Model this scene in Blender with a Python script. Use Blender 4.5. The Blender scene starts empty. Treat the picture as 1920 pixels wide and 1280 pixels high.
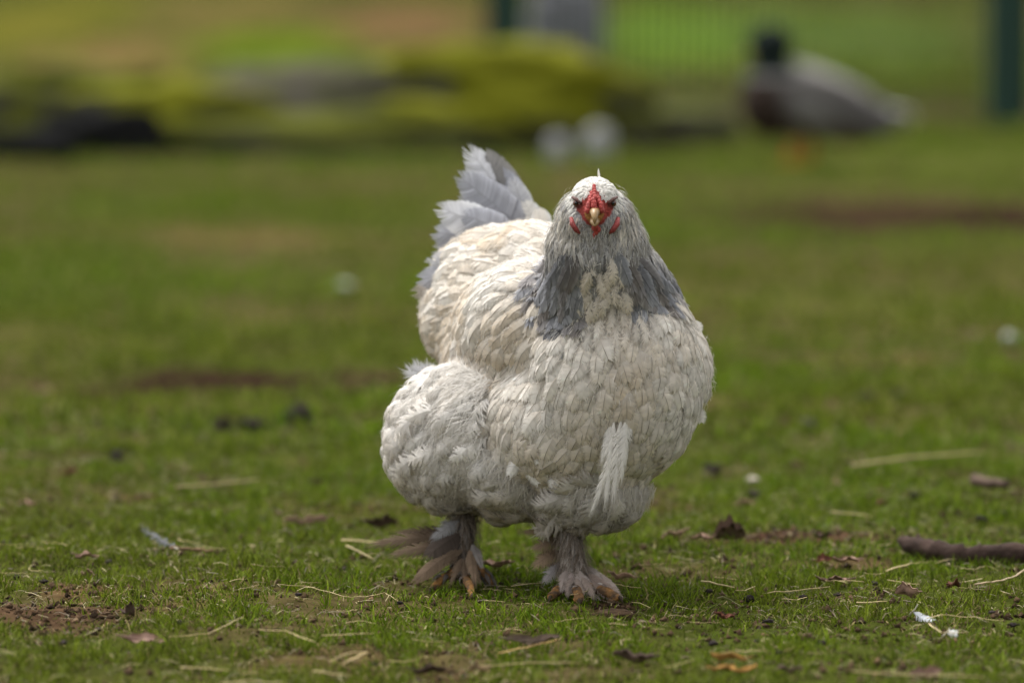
import bpy, bmesh, math, random
import numpy as np
from mathutils import Vector, Matrix, Euler
from mathutils.bvhtree import BVHTree

rng = np.random.default_rng(7)
random.seed(7)
SC = bpy.context.scene
COL = SC.collection
R = math.radians

# ------------------------------------------------------------------ camera
CAM_Y, CAM_H = -6.6, 0.894
FPX = 200.0 / 36.0 * 1920.0                      # focal length in photo pixels
PITCH = math.atan(955.0 / FPX)
cam_d = bpy.data.cameras.new('camera')
cam = bpy.data.objects.new('camera', cam_d)
COL.objects.link(cam)
cam.location = (0, CAM_Y, CAM_H)
cam.rotation_euler = (math.pi / 2 - PITCH, 0, 0)
cam_d.lens, cam_d.sensor_width = 200.0, 36.0
cam_d.clip_start, cam_d.clip_end = 0.1, 1000.0
cam_d.dof.use_dof = True
cam_d.dof.focus_distance = 6.57
cam_d.dof.aperture_fstop = 3.0
SC.camera = cam

# ------------------------------------------------------------------ light: bright overcast
SUN_EL, SUN_AZ = 66.0, -40.0                     # azimuth measured from +Y (behind the hen) towards +X
world = bpy.data.worlds.new('World')
SC.world = world
world.use_nodes = True
nt = world.node_tree
bg = nt.nodes['Background']
sky = nt.nodes.new('ShaderNodeTexSky')
sky.sky_type = 'NISHITA'
sky.sun_disc = False
sky.sun_elevation = R(SUN_EL)
sky.sun_rotation = R(SUN_AZ)
sky.air_density, sky.dust_density, sky.ozone_density = 1.0, 4.0, 1.0
hs = nt.nodes.new('ShaderNodeHueSaturation')
hs.inputs['Saturation'].default_value = 0.10     # cloud cover: the dome is nearly grey
nt.links.new(sky.outputs[0], hs.inputs['Color'])
nt.links.new(hs.outputs[0], bg.inputs['Color'])
bg.inputs['Strength'].default_value = 0.13
sun_d = bpy.data.lights.new('sun', 'SUN')
sun_d.energy, sun_d.angle, sun_d.color = 1.1, R(45), (1.0, 0.96, 0.90)
sun = bpy.data.objects.new('sun', sun_d)
COL.objects.link(sun)
sv = Vector((math.sin(R(SUN_AZ)) * math.cos(R(SUN_EL)), math.cos(R(SUN_AZ)) * math.cos(R(SUN_EL)), math.sin(R(SUN_EL))))
sun.rotation_euler = sv.to_track_quat('Z', 'Y').to_euler()
sun.location = (0, 0, 10)
SC.view_settings.view_transform = 'Standard'
SC.view_settings.look = 'None'
SC.view_settings.exposure = 1.2
SC.view_settings.gamma = 1.0
SC.render.engine = 'CYCLES'
SC.cycles.use_denoising = True
SC.cycles.max_bounces = 6
SC.cycles.transparent_max_bounces = 12

# ------------------------------------------------------------------ helpers
CP, SP = math.cos(PITCH), math.sin(PITCH)
def ray(px, py):
    a, b = (px - 960.0) / FPX, -(py - 640.0) / FPX
    # camera axes in the world: right X, up (0,SP,CP), forward (0,CP,-SP)
    return np.array([a, CP + b * SP, -SP + b * CP])
def P(px, py, Y):
    """point seen at photo pixel (px,py) that lies in the plane y = Y"""
    d = ray(px, py)
    return np.array([0, CAM_Y, CAM_H]) + d * ((Y - CAM_Y) / d[1])
def G(px, py, z=0.0):
    """point seen at photo pixel (px,py) on the ground plane raised to z"""
    d = ray(px, py)
    return np.array([0, CAM_Y, CAM_H]) + d * ((z - CAM_H) / d[2])
def mpp(Y):                                       # metres per photo pixel at depth Y
    return (Y - CAM_Y) / FPX

def hash2(ix, iy, seed):
    n = (ix * 374761393 + iy * 668265263 + seed * 974634777) & 0xFFFFFFFF
    n = ((n ^ (n >> 13)) * 1274126177) & 0xFFFFFFFF
    return ((n ^ (n >> 16)) & 0xFFFF) / 65535.0
def vnoise(x, y, seed=0):
    x, y = np.asarray(x, float), np.asarray(y, float)
    ix, iy = np.floor(x).astype(np.int64), np.floor(y).astype(np.int64)
    fx, fy = x - ix, y - iy
    fx, fy = fx * fx * (3 - 2 * fx), fy * fy * (3 - 2 * fy)
    a, b = hash2(ix, iy, seed), hash2(ix + 1, iy, seed)
    c, d = hash2(ix, iy + 1, seed), hash2(ix + 1, iy + 1, seed)
    return (a * (1 - fx) + b * fx) * (1 - fy) + (c * (1 - fx) + d * fx) * fy
def fbm(x, y, seed=0, octv=4):
    s, a, t = 0.0, 0.5, 0.0
    for k in range(octv):
        s = s + a * vnoise(np.asarray(x) * 2 ** k, np.asarray(y) * 2 ** k, seed + k * 17)
        t += a; a *= 0.5
    return s / t
def sstep(a, b, x):
    t = np.clip((x - a) / (b - a), 0, 1)
    return t * t * (3 - 2 * t)
def lin(r, g, b):                                 # sRGB 0..255 to linear
    f = lambda c: c / 12.92 if c <= 0.04045 else ((c + 0.055) / 1.055) ** 2.4
    return np.array([f(r / 255), f(g / 255), f(b / 255)])

def make_mesh(name, V, quads=None, tris=None, col=None, smooth=True):
    me = bpy.data.meshes.new(name)
    V = np.asarray(V, np.float32)
    nq = 0 if quads is None else len(quads)
    ntri = 0 if tris is None else len(tris)
    idx, starts = [], []
    if nq:
        q = np.asarray(quads, np.int32); idx.append(q.ravel()); starts.append(np.arange(nq) * 4)
    if ntri:
        t = np.asarray(tris, np.int32); idx.append(t.ravel()); starts.append(nq * 4 + np.arange(ntri) * 3)
    idx = np.concatenate(idx); starts = np.concatenate(starts).astype(np.int32)
    me.vertices.add(len(V)); me.vertices.foreach_set('co', V.ravel())
    me.loops.add(len(idx)); me.loops.foreach_set('vertex_index', idx)
    me.polygons.add(len(starts)); me.polygons.foreach_set('loop_start', starts)
    if smooth:
        me.polygons.foreach_set('use_smooth', np.ones(len(starts), bool))
    if col is not None:
        set_col(me, col)
    me.update(calc_edges=True)
    return me
def set_col(me, col):
    at = me.color_attributes.new('Col', 'FLOAT_COLOR', 'POINT')
    col = np.asarray(col); c = np.ones((len(me.vertices), 4), np.float32); c[:, :col.shape[1]] = col
    at.data.foreach_set('color', c.ravel())
def obj(name, me, mat=None, parent=None):
    o = bpy.data.objects.new(name, me)
    COL.objects.link(o)
    if mat is not None and me is not None and len(me.materials) == 0:
        me.materials.append(mat)
    if parent is not None:
        o.parent = parent
    return o
def tag(o, label=None, cat=None, group=None, kind=None):
    for k, v in (('label', label), ('category', cat), ('group', group), ('kind', kind)):
        if v: o[k] = v
    return o
def empty(name, loc=(0, 0, 0)):
    o = bpy.data.objects.new(name, None)
    COL.objects.link(o); o.location = loc; o.empty_display_size = 0.05
    return o

class MB:
    """collects shapes; build() links them as one mesh object"""
    def __init__(s): s.v, s.q, s.t, s.c, s.n = [], [], [], [], 0
    def add(s, V, quads=None, tris=None, col=(1, 1, 1)):
        V = np.asarray(V, float)
        s.v.append(V)
        if quads is not None and len(quads): s.q.append(np.asarray(quads, int) + s.n)
        if tris is not None and len(tris): s.t.append(np.asarray(tris, int) + s.n)
        c = np.asarray(col, float)
        s.c.append(np.broadcast_to(c, V.shape).copy() if c.ndim == 1 else c)
        s.n += len(V)
        return s
    def ellipsoid(s, c, r, rot=None, seg=20, ring=12, col=(1, 1, 1)):
        u = np.linspace(0, 2 * math.pi, seg, endpoint=False)
        w = np.linspace(0, math.pi, ring + 1)[1:-1]
        pts = [np.array([[0, 0, 1.0]])]
        for a in w:
            pts.append(np.stack([np.cos(u) * math.sin(a), np.sin(u) * math.sin(a), np.full(seg, math.cos(a))], 1))
        pts.append(np.array([[0, 0, -1.0]]))
        V = np.concatenate(pts) * np.asarray(r, float)
        if rot is not None: V = V @ np.asarray(rot).T
        V = V + np.asarray(c, float)
        q, t = [], []
        m = len(w)
        for j in range(seg):
            k = (j + 1) % seg
            t.append((0, 1 + j, 1 + k))
            for i in range(m - 1):
                a, b = 1 + i * seg, 1 + (i + 1) * seg
                q.append((a + j, b + j, b + k, a + k))
            a = 1 + (m - 1) * seg
            t.append((a + j, len(V) - 1, a + k))
        return s.add(V, q, t, col)
    def tube(s, pts, rad, n=8, col=(1, 1, 1), flat=1.0):
        pts = [np.asarray(p, float) for p in pts]
        k = len(pts)
        rad = np.broadcast_to(np.asarray(rad, float), (k,))
        V = []
        up = np.array([0.13, 0.21, 0.97])
        for i in range(k):
            d = pts[min(i + 1, k - 1)] - pts[max(i - 1, 0)]
            d = d / (np.linalg.norm(d) + 1e-9)
            a = np.cross(d, up); a /= np.linalg.norm(a) + 1e-9
            b = np.cross(a, d)
            for j in range(n):
                th = 2 * math.pi * j / n
                V.append(pts[i] + rad[i] * (a * math.cos(th) + b * math.sin(th) * flat))
        q = []
        for i in range(k - 1):
            for j in range(n):
                l = (j + 1) % n
                q.append((i * n + j, i * n + l, (i + 1) * n + l, (i + 1) * n + j))
        V += [pts[0], pts[-1]]
        t = []
        for j in range(n):
            l = (j + 1) % n
            t.append((k * n, l, j)); t.append((k * n + 1, (k - 1) * n + j, (k - 1) * n + l))
        return s.add(np.array(V), q, t, col)
    def box(s, c, h, rot=None, col=(1, 1, 1)):
        V = np.array([[x, y, z] for x in (-1, 1) for y in (-1, 1) for z in (-1, 1)], float) * np.asarray(h)
        if rot is not None: V = V @ np.asarray(rot).T
        return s.add(V + np.asarray(c), [(0, 1, 3, 2), (4, 6, 7, 5), (0, 4, 5, 1), (2, 3, 7, 6), (0, 2, 6, 4), (1, 5, 7, 3)], None, col)
    def mesh(s, name, smooth=True):
        return make_mesh(name, np.concatenate(s.v), np.concatenate(s.q) if s.q else None,
                         np.concatenate(s.t) if s.t else None, np.concatenate(s.c), smooth)
    def build(s, name, mat, parent=None, smooth=True):
        return obj(name, s.mesh(name, smooth), mat, parent)

def rz(a):
    c, s = math.cos(a), math.sin(a)
    return np.array([[c, -s, 0], [s, c, 0], [0, 0, 1.0]])
def rx(a):
    c, s = math.cos(a), math.sin(a)
    return np.array([[1, 0, 0], [0, c, -s], [0, s, c]])
def ry(a):
    c, s = math.cos(a), math.sin(a)
    return np.array([[c, 0, s], [0, 1, 0], [-s, 0, c]])

# ------------------------------------------------------------------ materials
def mat_new(name):
    m = bpy.data.materials.new(name); m.use_nodes = True
    n = m.node_tree; n.nodes.clear()
    return m, n, n.nodes.new('ShaderNodeOutputMaterial')
def mat_vcol(name, rough=0.7, spec=0.2, noise=0.0, nscale=60.0, bump=0.0, bscale=200.0, translucent=0.0, alpha=False):
    """Principled driven by the colour attribute, with noise on the colour and a fine bump"""
    m, n, out = mat_new(name)
    N, L = n.nodes, n.links
    at = N.new('ShaderNodeVertexColor'); at.layer_name = 'Col'
    c = at.outputs['Color']
    tc = N.new('ShaderNodeTexCoord')
    if noise:
        t = N.new('ShaderNodeTexNoise'); t.inputs['Scale'].default_value = nscale; t.inputs['Detail'].default_value = 5
        L.new(tc.outputs['Object'], t.inputs['Vector'])
        mr = N.new('ShaderNodeMapRange')
        mr.inputs['From Min'].default_value, mr.inputs['From Max'].default_value = 0.3, 0.7
        mr.inputs['To Min'].default_value, mr.inputs['To Max'].default_value = 1 - noise, 1 + noise
        L.new(t.outputs['Fac'], mr.inputs['Value'])
        mx = N.new('ShaderNodeVectorMath'); mx.operation = 'SCALE'
        L.new(c, mx.inputs[0]); L.new(mr.outputs[0], mx.inputs['Scale'])
        c = mx.outputs[0]
    b = N.new('ShaderNodeBsdfPrincipled')
    b.inputs['Roughness'].default_value = rough
    b.inputs['Specular IOR Level'].default_value = spec
    L.new(c, b.inputs['Base Color'])
    if bump:
        t2 = N.new('ShaderNodeTexNoise'); t2.inputs['Scale'].default_value = bscale; t2.inputs['Detail'].default_value = 4
        L.new(tc.outputs['Object'], t2.inputs['Vector'])
        bp = N.new('ShaderNodeBump'); bp.inputs['Strength'].default_value = bump; bp.inputs['Distance'].default_value = 0.004
        L.new(t2.outputs['Fac'], bp.inputs['Height']); L.new(bp.outputs[0], b.inputs['Normal'])
    sh = b.outputs[0]
    if translucent:
        tr = N.new('ShaderNodeBsdfTranslucent'); L.new(c, tr.inputs['Color'])
        ms = N.new('ShaderNodeMixShader'); ms.inputs[0].default_value = translucent
        L.new(sh, ms.inputs[1]); L.new(tr.outputs[0], ms.inputs[2]); sh = ms.outputs[0]
    if alpha:                                      # frayed barb ends
        tp = N.new('ShaderNodeBsdfTransparent'); ma = N.new('ShaderNodeMixShader')
        L.new(at.outputs['Alpha'], ma.inputs[0]); L.new(tp.outputs[0], ma.inputs[1]); L.new(sh, ma.inputs[2]); sh = ma.outputs[0]
    L.new(sh, out.inputs['Surface'])
    return m
M_FEATHER = mat_vcol('feather', 0.75, 0.12, translucent=0.25, alpha=True)
M_SKIN = mat_vcol('bird_skin', 0.75, 0.12, noise=0.35, nscale=260, bump=0.7, bscale=420)
M_COMB = mat_vcol('comb_skin', 0.5, 0.4, noise=0.25, nscale=350, bump=0.6, bscale=700)
M_HORN = mat_vcol('horn', 0.35, 0.45, noise=0.2, nscale=300)
M_EYE = mat_vcol('eye', 0.08, 0.6)
M_GRASS = mat_vcol('grass_blade', 0.7, 0.06, translucent=0.3)
M_GROUND = mat_vcol('earth', 1.0, 0.0, noise=0.45, nscale=35, bump=0.8, bscale=90)
M_LEAF = mat_vcol('dead_leaf', 0.75, 0.2, noise=0.3, nscale=90, bump=0.3, bscale=150, translucent=0.12)
M_STRAW = mat_vcol('straw', 0.6, 0.3, noise=0.2, nscale=60)
M_SOIL = mat_vcol('soil', 0.95, 0.08, noise=0.4, nscale=150, bump=0.9, bscale=300)
M_BARK = mat_vcol('bark', 0.9, 0.1, noise=0.4, nscale=40, bump=0.9, bscale=120)
M_PAINT = mat_vcol('painted_steel', 0.5, 0.4, noise=0.12, nscale=20)
def mat_moss(name, rock, moss, cover):
    m, n, out = mat_new(name); N, L = n.nodes, n.links
    g = N.new('ShaderNodeNewGeometry'); sp = N.new('ShaderNodeSeparateXYZ'); L.new(g.outputs['Normal'], sp.inputs[0])
    tc = N.new('ShaderNodeTexCoord')
    t = N.new('ShaderNodeTexNoise'); t.inputs['Scale'].default_value = 6; t.inputs['Detail'].default_value = 6
    L.new(tc.outputs['Object'], t.inputs['Vector'])
    ad = N.new('ShaderNodeMath'); ad.operation = 'MULTIPLY_ADD'; ad.inputs[1].default_value = 1.8
    L.new(t.outputs['Fac'], ad.inputs[0]); L.new(sp.outputs['Z'], ad.inputs[2])
    mr = N.new('ShaderNodeMapRange'); mr.inputs['From Min'].default_value = cover; mr.inputs['From Max'].default_value = cover + 0.3
    L.new(ad.outputs[0], mr.inputs['Value'])
    mx = N.new('ShaderNodeMix'); mx.data_type = 'RGBA'
    mx.inputs['A'].default_value = (*rock, 1); mx.inputs['B'].default_value = (*moss, 1)
    L.new(mr.outputs[0], mx.inputs['Factor'])
    t3 = N.new('ShaderNodeTexNoise'); t3.inputs['Scale'].default_value = 25; t3.inputs['Detail'].default_value = 5
    L.new(tc.outputs['Object'], t3.inputs['Vector'])
    m3 = N.new('ShaderNodeMapRange'); m3.inputs['To Min'].default_value = 0.5; m3.inputs['To Max'].default_value = 1.5
    L.new(t3.outputs['Fac'], m3.inputs['Value'])
    vm = N.new('ShaderNodeVectorMath'); vm.operation = 'SCALE'
    L.new(mx.outputs['Result'], vm.inputs[0]); L.new(m3.outputs[0], vm.inputs['Scale'])
    b = N.new('ShaderNodeBsdfPrincipled'); b.inputs['Roughness'].default_value = 0.95; b.inputs['Specular IOR Level'].default_value = 0.1
    L.new(vm.outputs[0], b.inputs['Base Color'])
    bp = N.new('ShaderNodeBump'); bp.inputs['Strength'].default_value = 0.8; bp.inputs['Distance'].default_value = 0.02
    L.new(t3.outputs['Fac'], bp.inputs['Height']); L.new(bp.outputs[0], b.inputs['Normal'])
    L.new(b.outputs[0], out.inputs['Surface'])
    return m

# ------------------------------------------------------------------ ground
SOIL = lin(78, 62, 46)
# bare or differently coloured patches: photo px, py, rx, ry (turned into ground ellipses), colour, strength, thins the grass by
PATCHES = [
    (450, 442, 170, 20, lin(98, 84, 52), .9, .75), (420, 712, 300, 18, lin(52, 40, 30), 1, 1), (240, 722, 120, 12, lin(52, 40, 30), 1, .9),
    (1690, 402, 310, 30, lin(58, 44, 34), 1, 1), (1860, 412, 120, 26, lin(48, 36, 28), 1, 1), (620, 275, 700, 9, lin(34, 32, 20), 1, 1), (480, 598, 70, 12, lin(105, 92, 58), .7, .5),
    (90, 1172, 150, 22, lin(82, 64, 48), 1, .8), (140, 1118, 70, 14, lin(90, 70, 50), .9, .6),
    (1470, 1018, 240, 12, lin(82, 60, 48), 1, .9), (1330, 1020, 110, 10, lin(70, 50, 40), 1, .8),
    (220, 932, 110, 10, lin(88, 68, 46), .9, .7), (740, 948, 130, 8, lin(84, 64, 46), .9, .8),
    (1230, 955, 90, 9, lin(84, 64, 46), .8, .6), (1640, 670, 90, 12, lin(92, 78, 48), .7, .5),
    (1600, 1060, 120, 14, lin(95, 74, 56), .7, .5), (620, 1240, 160, 20, lin(88, 72, 48), .5, .35),
    (1150, 1142, 60, 14, lin(66, 50, 38), 1, .85), (800, 1262, 90, 14, lin(72, 56, 40), .7, .5),
    (330, 1130, 150, 16, lin(100, 88, 52), .5, .4), (1100, 560, 300, 20, lin(90, 88, 40), .4, .3),
    (80, 640, 200, 14, lin(80, 84, 34), .5, .3), (1500, 560, 300, 20, lin(92, 92, 46), .5, .35),
    (880, 1120, 60, 10, lin(80, 62, 44), .6, .4), (1700, 300, 300, 20, lin(96, 108, 44), .4, .0),
    # far ground beyond the boulders
    (760, 45, 170, 40, lin(112, 86, 60), .8, .9), (430, 20, 160, 40, lin(104, 92, 52), .8, .8),
    (210, 110, 170, 40, lin(120, 98, 62), .8, .8), (60, 40, 170, 60, lin(104, 100, 38), .8, .8),
    (520, 85, 170, 25, lin(92, 112, 24), .8, .4), (40, 170, 110, 30, lin(108, 108, 44), .7, .6),
    (1400, 215, 280, 22, lin(82, 76, 54), .8, .9), (1800, 212, 200, 18, lin(72, 62, 44), .8, .9),
    (1450, 60, 420, 60, lin(88, 108, 48), .8, .5), (1250, 60, 120, 50, lin(96, 124, 40), .7, .4),
]
PW = []
for (px, py, ax, ay, c, s, th) in PATCHES:
    g = G(px, py); d = g[1] - CAM_Y
    PW.append((g[0], g[1], ax * d / FPX, ay * d * d / (FPX * CAM_H), c, s, th))
FEET = [G(860, 1105), G(1095, 1122)]
def ground_h(x, y):
    x, y = np.asarray(x, float), np.asarray(y, float)
    h = (fbm(x * 3.1, y * 3.1, 3, 4) - 0.5) * 0.034 + (fbm(x * 14, y * 14, 9, 3) - 0.5) * 0.012
    near = np.ones_like(h)
    for f in FEET:
        near = near * sstep(0.02, 0.16, np.hypot(x - f[0], y - f[1]))
    h = h * near
    return h
def patch_mix(x, y):
    """ground colour and how much grass grows"""
    n = fbm(x * 9, y * 9, 21, 4) * .6 + fbm(x * 38, y * 30, 23, 3) * .4
    g1 = np.array([.042, .050, .010]); g2 = np.array([.066, .052, .022])
    w = sstep(.38, .66, fbm(x * 2.2, y * 2.2, 33, 4))[..., None]
    c = g1 * (1 - w) + g2 * w
    grass = 1.0 - 0.35 * sstep(.52, .75, fbm(x * 5, y * 5, 41, 3))
    for (gx, gy, ax, ay, pc, s, th) in PW:
        q = np.sqrt(((x - gx) / ax) ** 2 + ((y - gy) / ay) ** 2)
        m = s * sstep(1.35, 0.7, q + (n - .5) * 2.6)
        c = c * (1 - m[..., None]) + pc * 0.75 * m[..., None]
        grass = grass * (1 - th * m)
    return c, grass
def axis(fine_lo, fine_hi, step, lo, hi, grow):
    a = list(np.arange(fine_lo, fine_hi, step))
    s = step
    while a[-1] < hi: s *= grow; a.append(a[-1] + s)
    s = step
    while a[0] > lo: s *= grow; a.insert(0, a[0] - s)
    return np.array(a)
gx = axis(-1.0, 1.0, 0.016, -260, 260, 1.09)
gy = axis(-1.6, 2.2, 0.018, -60, 320, 1.022)
XX, YY = np.meshgrid(gx, gy)
V = np.stack([XX, YY, ground_h(XX, YY)], -1).reshape(-1, 3)
gc, _ = patch_mix(XX, YY)
nx, ny = len(gx), len(gy)
ii = (np.arange(ny - 1)[:, None] * nx + np.arange(nx - 1)[None, :]).ravel()
ground = obj('ground', make_mesh('ground', V, np.stack([ii, ii + 1, ii + nx + 1, ii + nx], 1), None, gc.reshape(-1, 3)), M_GROUND)
tag(ground, kind='structure')

# ------------------------------------------------------------------ grass
def blades(n, xlo, xhi, dlo, dhi, hmin, hmax, wid, segs, name, label, seed, dens_pow=0.0):
    r = np.random.default_rng(seed)
    u = r.random(n)
    if dens_pow:                                   # fewer blades per square metre with distance
        e = 1 - dens_pow
        d = (dlo ** e + u * (dhi ** e - dlo ** e)) ** (1 / e)
    else:
        d = dlo + u * (dhi - dlo)
    wfac = d / dlo if dens_pow else 1.0
    x = (r.random(n) * (xhi - xlo) + xlo) * wfac
    y = d + CAM_Y
    _, g = patch_mix(x, y)
    tuft = fbm(x * 16, y * 16, 55, 3)
    keep = r.random(n) < g * (0.16 + 1.0 * sstep(.34, .62, tuft))
    x, y, g, tuft = x[keep], y[keep], g[keep], tuft[keep]
    n = len(x)
    h = (hmin + (hmax - hmin) * r.random(n) ** 2.2) * (0.35 + 1.3 * tuft) * (0.55 + .45 * g)
    foot = np.ones(n)
    for f in FEET:
        foot *= 0.72 + 0.28 * sstep(.03, .12, np.hypot(x - f[0], y - f[1]))
    h *= foot
    dry = r.random(n) < 0.15 + 0.3 * (1 - g)
    az = r.random(n) * 2 * math.pi
    lean = 0.3 + 1.0 * r.random(n) + dry * 0.6
    w = wid * (0.6 + 0.8 * r.random(n))
    face = az + r.normal(0, .9, n)
    sx, sy = -np.sin(face), np.cos(face)
    z0 = ground_h(x, y) - 0.002
    T = np.linspace(0, 1, segs + 1)
    rows = []
    for k, t in enumerate(T):
        ang = lean * (0.35 + 0.65 * t)
        off = h * t * np.sin(ang); zz = h * t * np.cos(ang * 0.9)
        cx, cy, cz = x + np.cos(az) * off, y + np.sin(az) * off, z0 + zz
        if k == segs:
            rows.append(np.stack([cx, cy, cz], 1)[:, None])
        else:
            ww = w * 0.5 * (1 - 0.55 * t)
            rows.append(np.stack([np.stack([cx - sx * ww, cy - sy * ww, cz], 1), np.stack([cx + sx * ww, cy + sy * ww, cz], 1)], 1))
    VV = np.concatenate(rows, 1)
    k = VV.shape[1]
    b = np.arange(n)[:, None] * k
    q = np.concatenate([b + np.array([[2 * i, 2 * i + 1, 2 * i + 3, 2 * i + 2]]) for i in range(segs - 1)]) if segs > 1 else None
    t3 = b + np.array([[k - 3, k - 2, k - 1]])
    big = fbm(x * 1.3, y * 1.3, 77, 3)[:, None]
    c1, c2, c3 = np.array([.070, .140, .006]), np.array([.150, .205, .010]), np.array([.120, .135, .014])
    f = r.random((n, 1))
    c = c1 * (1 - f) + c2 * f
    m = sstep(.35, .7, big)
    c = c * (1 - .6 * m) + c3 * .6 * m
    c = np.where(dry[:, None], np.array([.24, .19, .085]) * (.5 + .7 * r.random((n, 1))), c)
    c = c * (.40 + 1.2 * r.random((n, 1)) ** 1.3)
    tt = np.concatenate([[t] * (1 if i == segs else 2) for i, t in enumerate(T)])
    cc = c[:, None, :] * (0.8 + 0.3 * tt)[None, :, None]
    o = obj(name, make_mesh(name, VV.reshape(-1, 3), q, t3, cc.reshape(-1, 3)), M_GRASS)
    tag(o, label, 'grass', None, 'stuff')
blades(480000, -1.2, 1.2, 5.35, 8.3, .006, .026, .0018, 2, 'lawn_grass', 'short cropped green grass growing around the hen', 11)
blades(190000, -1.6, 1.6, 8.2, 17.2, .016, .038, .0042, 2, 'meadow_grass', 'soft green grass growing behind the hen', 12, 1.6)
blades(50000, -2.8, 2.8, 17.0, 42, .03, .07, .012, 1, 'far_grass', 'blurred green grass beyond the boulders and fence', 13, 1.8)

# crumbled earth and flat dead stems between the blades
def crumbs(n, seed):
    r = np.random.default_rng(seed)
    d = 5.4 + 3.4 * r.random(n); x = r.uniform(-1.2, 1.2, n); y = d + CAM_Y
    _, g = patch_mix(x, y)
    k = r.random(n) < np.clip(1.15 - g, .06, 1); x, y, g = x[k], y[k], g[k]; n = len(x)
    sz = .0012 + .0045 * r.random(n) ** 3
    O = np.array([[1, 0, 0], [-1, 0, 0], [0, 1, 0], [0, -1, 0], [0, 0, 1], [0, 0, -1.0]])
    F = np.array([[0, 2, 4], [2, 1, 4], [1, 3, 4], [3, 0, 4], [2, 0, 5], [1, 2, 5], [3, 1, 5], [0, 3, 5]])
    VV = O[None] * sz[:, None, None] * r.uniform(.5, 1.3, (n, 6, 1)) + r.normal(0, .25, (n, 6, 3)) * sz[:, None, None]
    VV += np.stack([x, y, ground_h(x, y) + sz * .3], 1)[:, None]
    c = SOIL * r.uniform(.35, 1.5, (n, 1)) * np.where(r.random((n, 1)) < .1, 1.7, 1)
    o = obj('soil_crumbs', make_mesh('soil_crumbs', VV.reshape(-1, 3), None, (np.arange(n)[:, None, None] * 6 + F[None]).reshape(-1, 3), np.repeat(c, 6, 0), False), M_SOIL)
    tag(o, 'loose brown crumbs of earth scattered between the grass blades', 'soil', None, 'stuff')
def thatch(n, seed):
    r = np.random.default_rng(seed)
    d = 5.4 + 3.2 * r.random(n); x = r.uniform(-1.2, 1.2, n); y = d + CAM_Y
    a = r.random(n) * math.pi; l = .006 + .022 * r.random(n) ** 2; w = .00018 + .00030 * r.random(n)
    z = ground_h(x, y) + .002 + .009 * r.random(n)
    dx, dy = np.cos(a), np.sin(a); tz = r.normal(0, .22, n)
    p = np.stack([x, y, z], 1); dv = np.stack([dx, dy, tz], 1) * l[:, None]; sv_ = np.stack([-dy, dx, r.normal(0, .5, n)], 1) * w[:, None]
    bend_ = np.stack([-dy, dx, np.abs(r.normal(0, 1, n))], 1) * (l * .12)[:, None]
    VV = np.stack([p - dv * .5 - sv_, p - dv * .5 + sv_, p + bend_ - sv_, p + bend_ + sv_, p + dv * .5 - sv_ * .5, p + dv * .5 + sv_ * .5], 1)
    c = np.where(r.random((n, 1)) < .5, np.array([.34, .28, .13]), np.array([.17, .13, .075])) * r.uniform(.4, 1.1, (n, 1))
    b = np.arange(n)[:, None] * 6
    o = obj('dead_grass', make_mesh('dead_grass', VV.reshape(-1, 3), np.concatenate([b + np.array([[0, 1, 3, 2]]), b + np.array([[2, 3, 5, 4]])]), None, np.repeat(c, 6, 0)), M_STRAW)
    tag(o, 'flat dead grass stems lying between the green blades', 'grass', None, 'stuff')
crumbs(90000, 91)
thatch(15000, 92)

# ------------------------------------------------------------------ feathers
def feather_template(M, prof, adv, tipw, jitter, seed, rach=0.03, seg=3, split=0.0, al=(1, 1, .1)):
    """flat unit feather (length 1 along y, half width 1 along x) made of barb clusters either side of a shaft.
    returns verts (x,y,zjit), quads, and per vertex t (along), v (across), barb tone, is_shaft"""
    r = np.random.default_rng(seed)
    V, Q, T, U, B, S, A = [], [], [], [], [], [], []
    dt = 1.0 / M
    for side in (-1, 1):
        for i in range(M):
            t0 = 0.04 + 0.93 * (i + .5) / M
            Lr = prof(t0) * (1 + r.normal(0, jitter))
            a = adv * (0.6 + 0.6 * t0) * (1 + r.normal(0, jitter))
            if split and r.random() < split: a *= 1 + r.normal(0, .35); Lr *= .9
            tone = 1 + r.normal(0, .07)
            zj = r.normal(0, .012)
            b = len(V)
            for k, s in enumerate(np.linspace(0, 1, seg)):
                hw = dt * ((.75, .8, tipw)[k] if seg == 3 else (.75, .85, .8, tipw)[k])
                cx = Lr * s ** .9; cy = t0 + a * s ** 1.25
                wob = r.normal(0, jitter * .12) * s
                for e in (-1, 1):
                    V.append((side * cx, cy + e * hw + wob, zj * s)); T.append(min(1, cy)); U.append(cx); B.append(tone); S.append(0); A.append(al[k])
            for k in range(seg - 1):
                Q.append((b + 2 * k, b + 2 * k + 1, b + 2 * k + 3, b + 2 * k + 2))
    b = len(V)
    for k, t in enumerate(np.linspace(0, 1.03, 5)):
        for e in (-1, 1):
            V.append((e * rach * (1 - .7 * t), t, .012)); T.append(t); U.append(0); B.append(1); S.append(1); A.append(1)
    for k in range(4):
        Q.append((b + 2 * k, b + 2 * k + 1, b + 2 * k + 3, b + 2 * k + 2))
    return dict(V=np.array(V), Q=np.array(Q), T=np.array(T), U=np.array(U), B=np.array(B), S=np.array(S), A=np.array(A))
p_round = lambda t: max(.12, (min(1, t / .3) ** .6) * max(0, 1 - max(0, (t - .5) / .58) ** 2.2))
p_lance = lambda t: max(.05, (min(1, t / .25) ** .7) * max(0, 1 - max(0, (t - .25) / .8) ** 1.5))
p_broad = lambda t: max(.06, (min(1, .3 + t / .3) ** .6) * max(0, 1 - max(0, (t - .42) / .585) ** 2.3))
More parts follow.
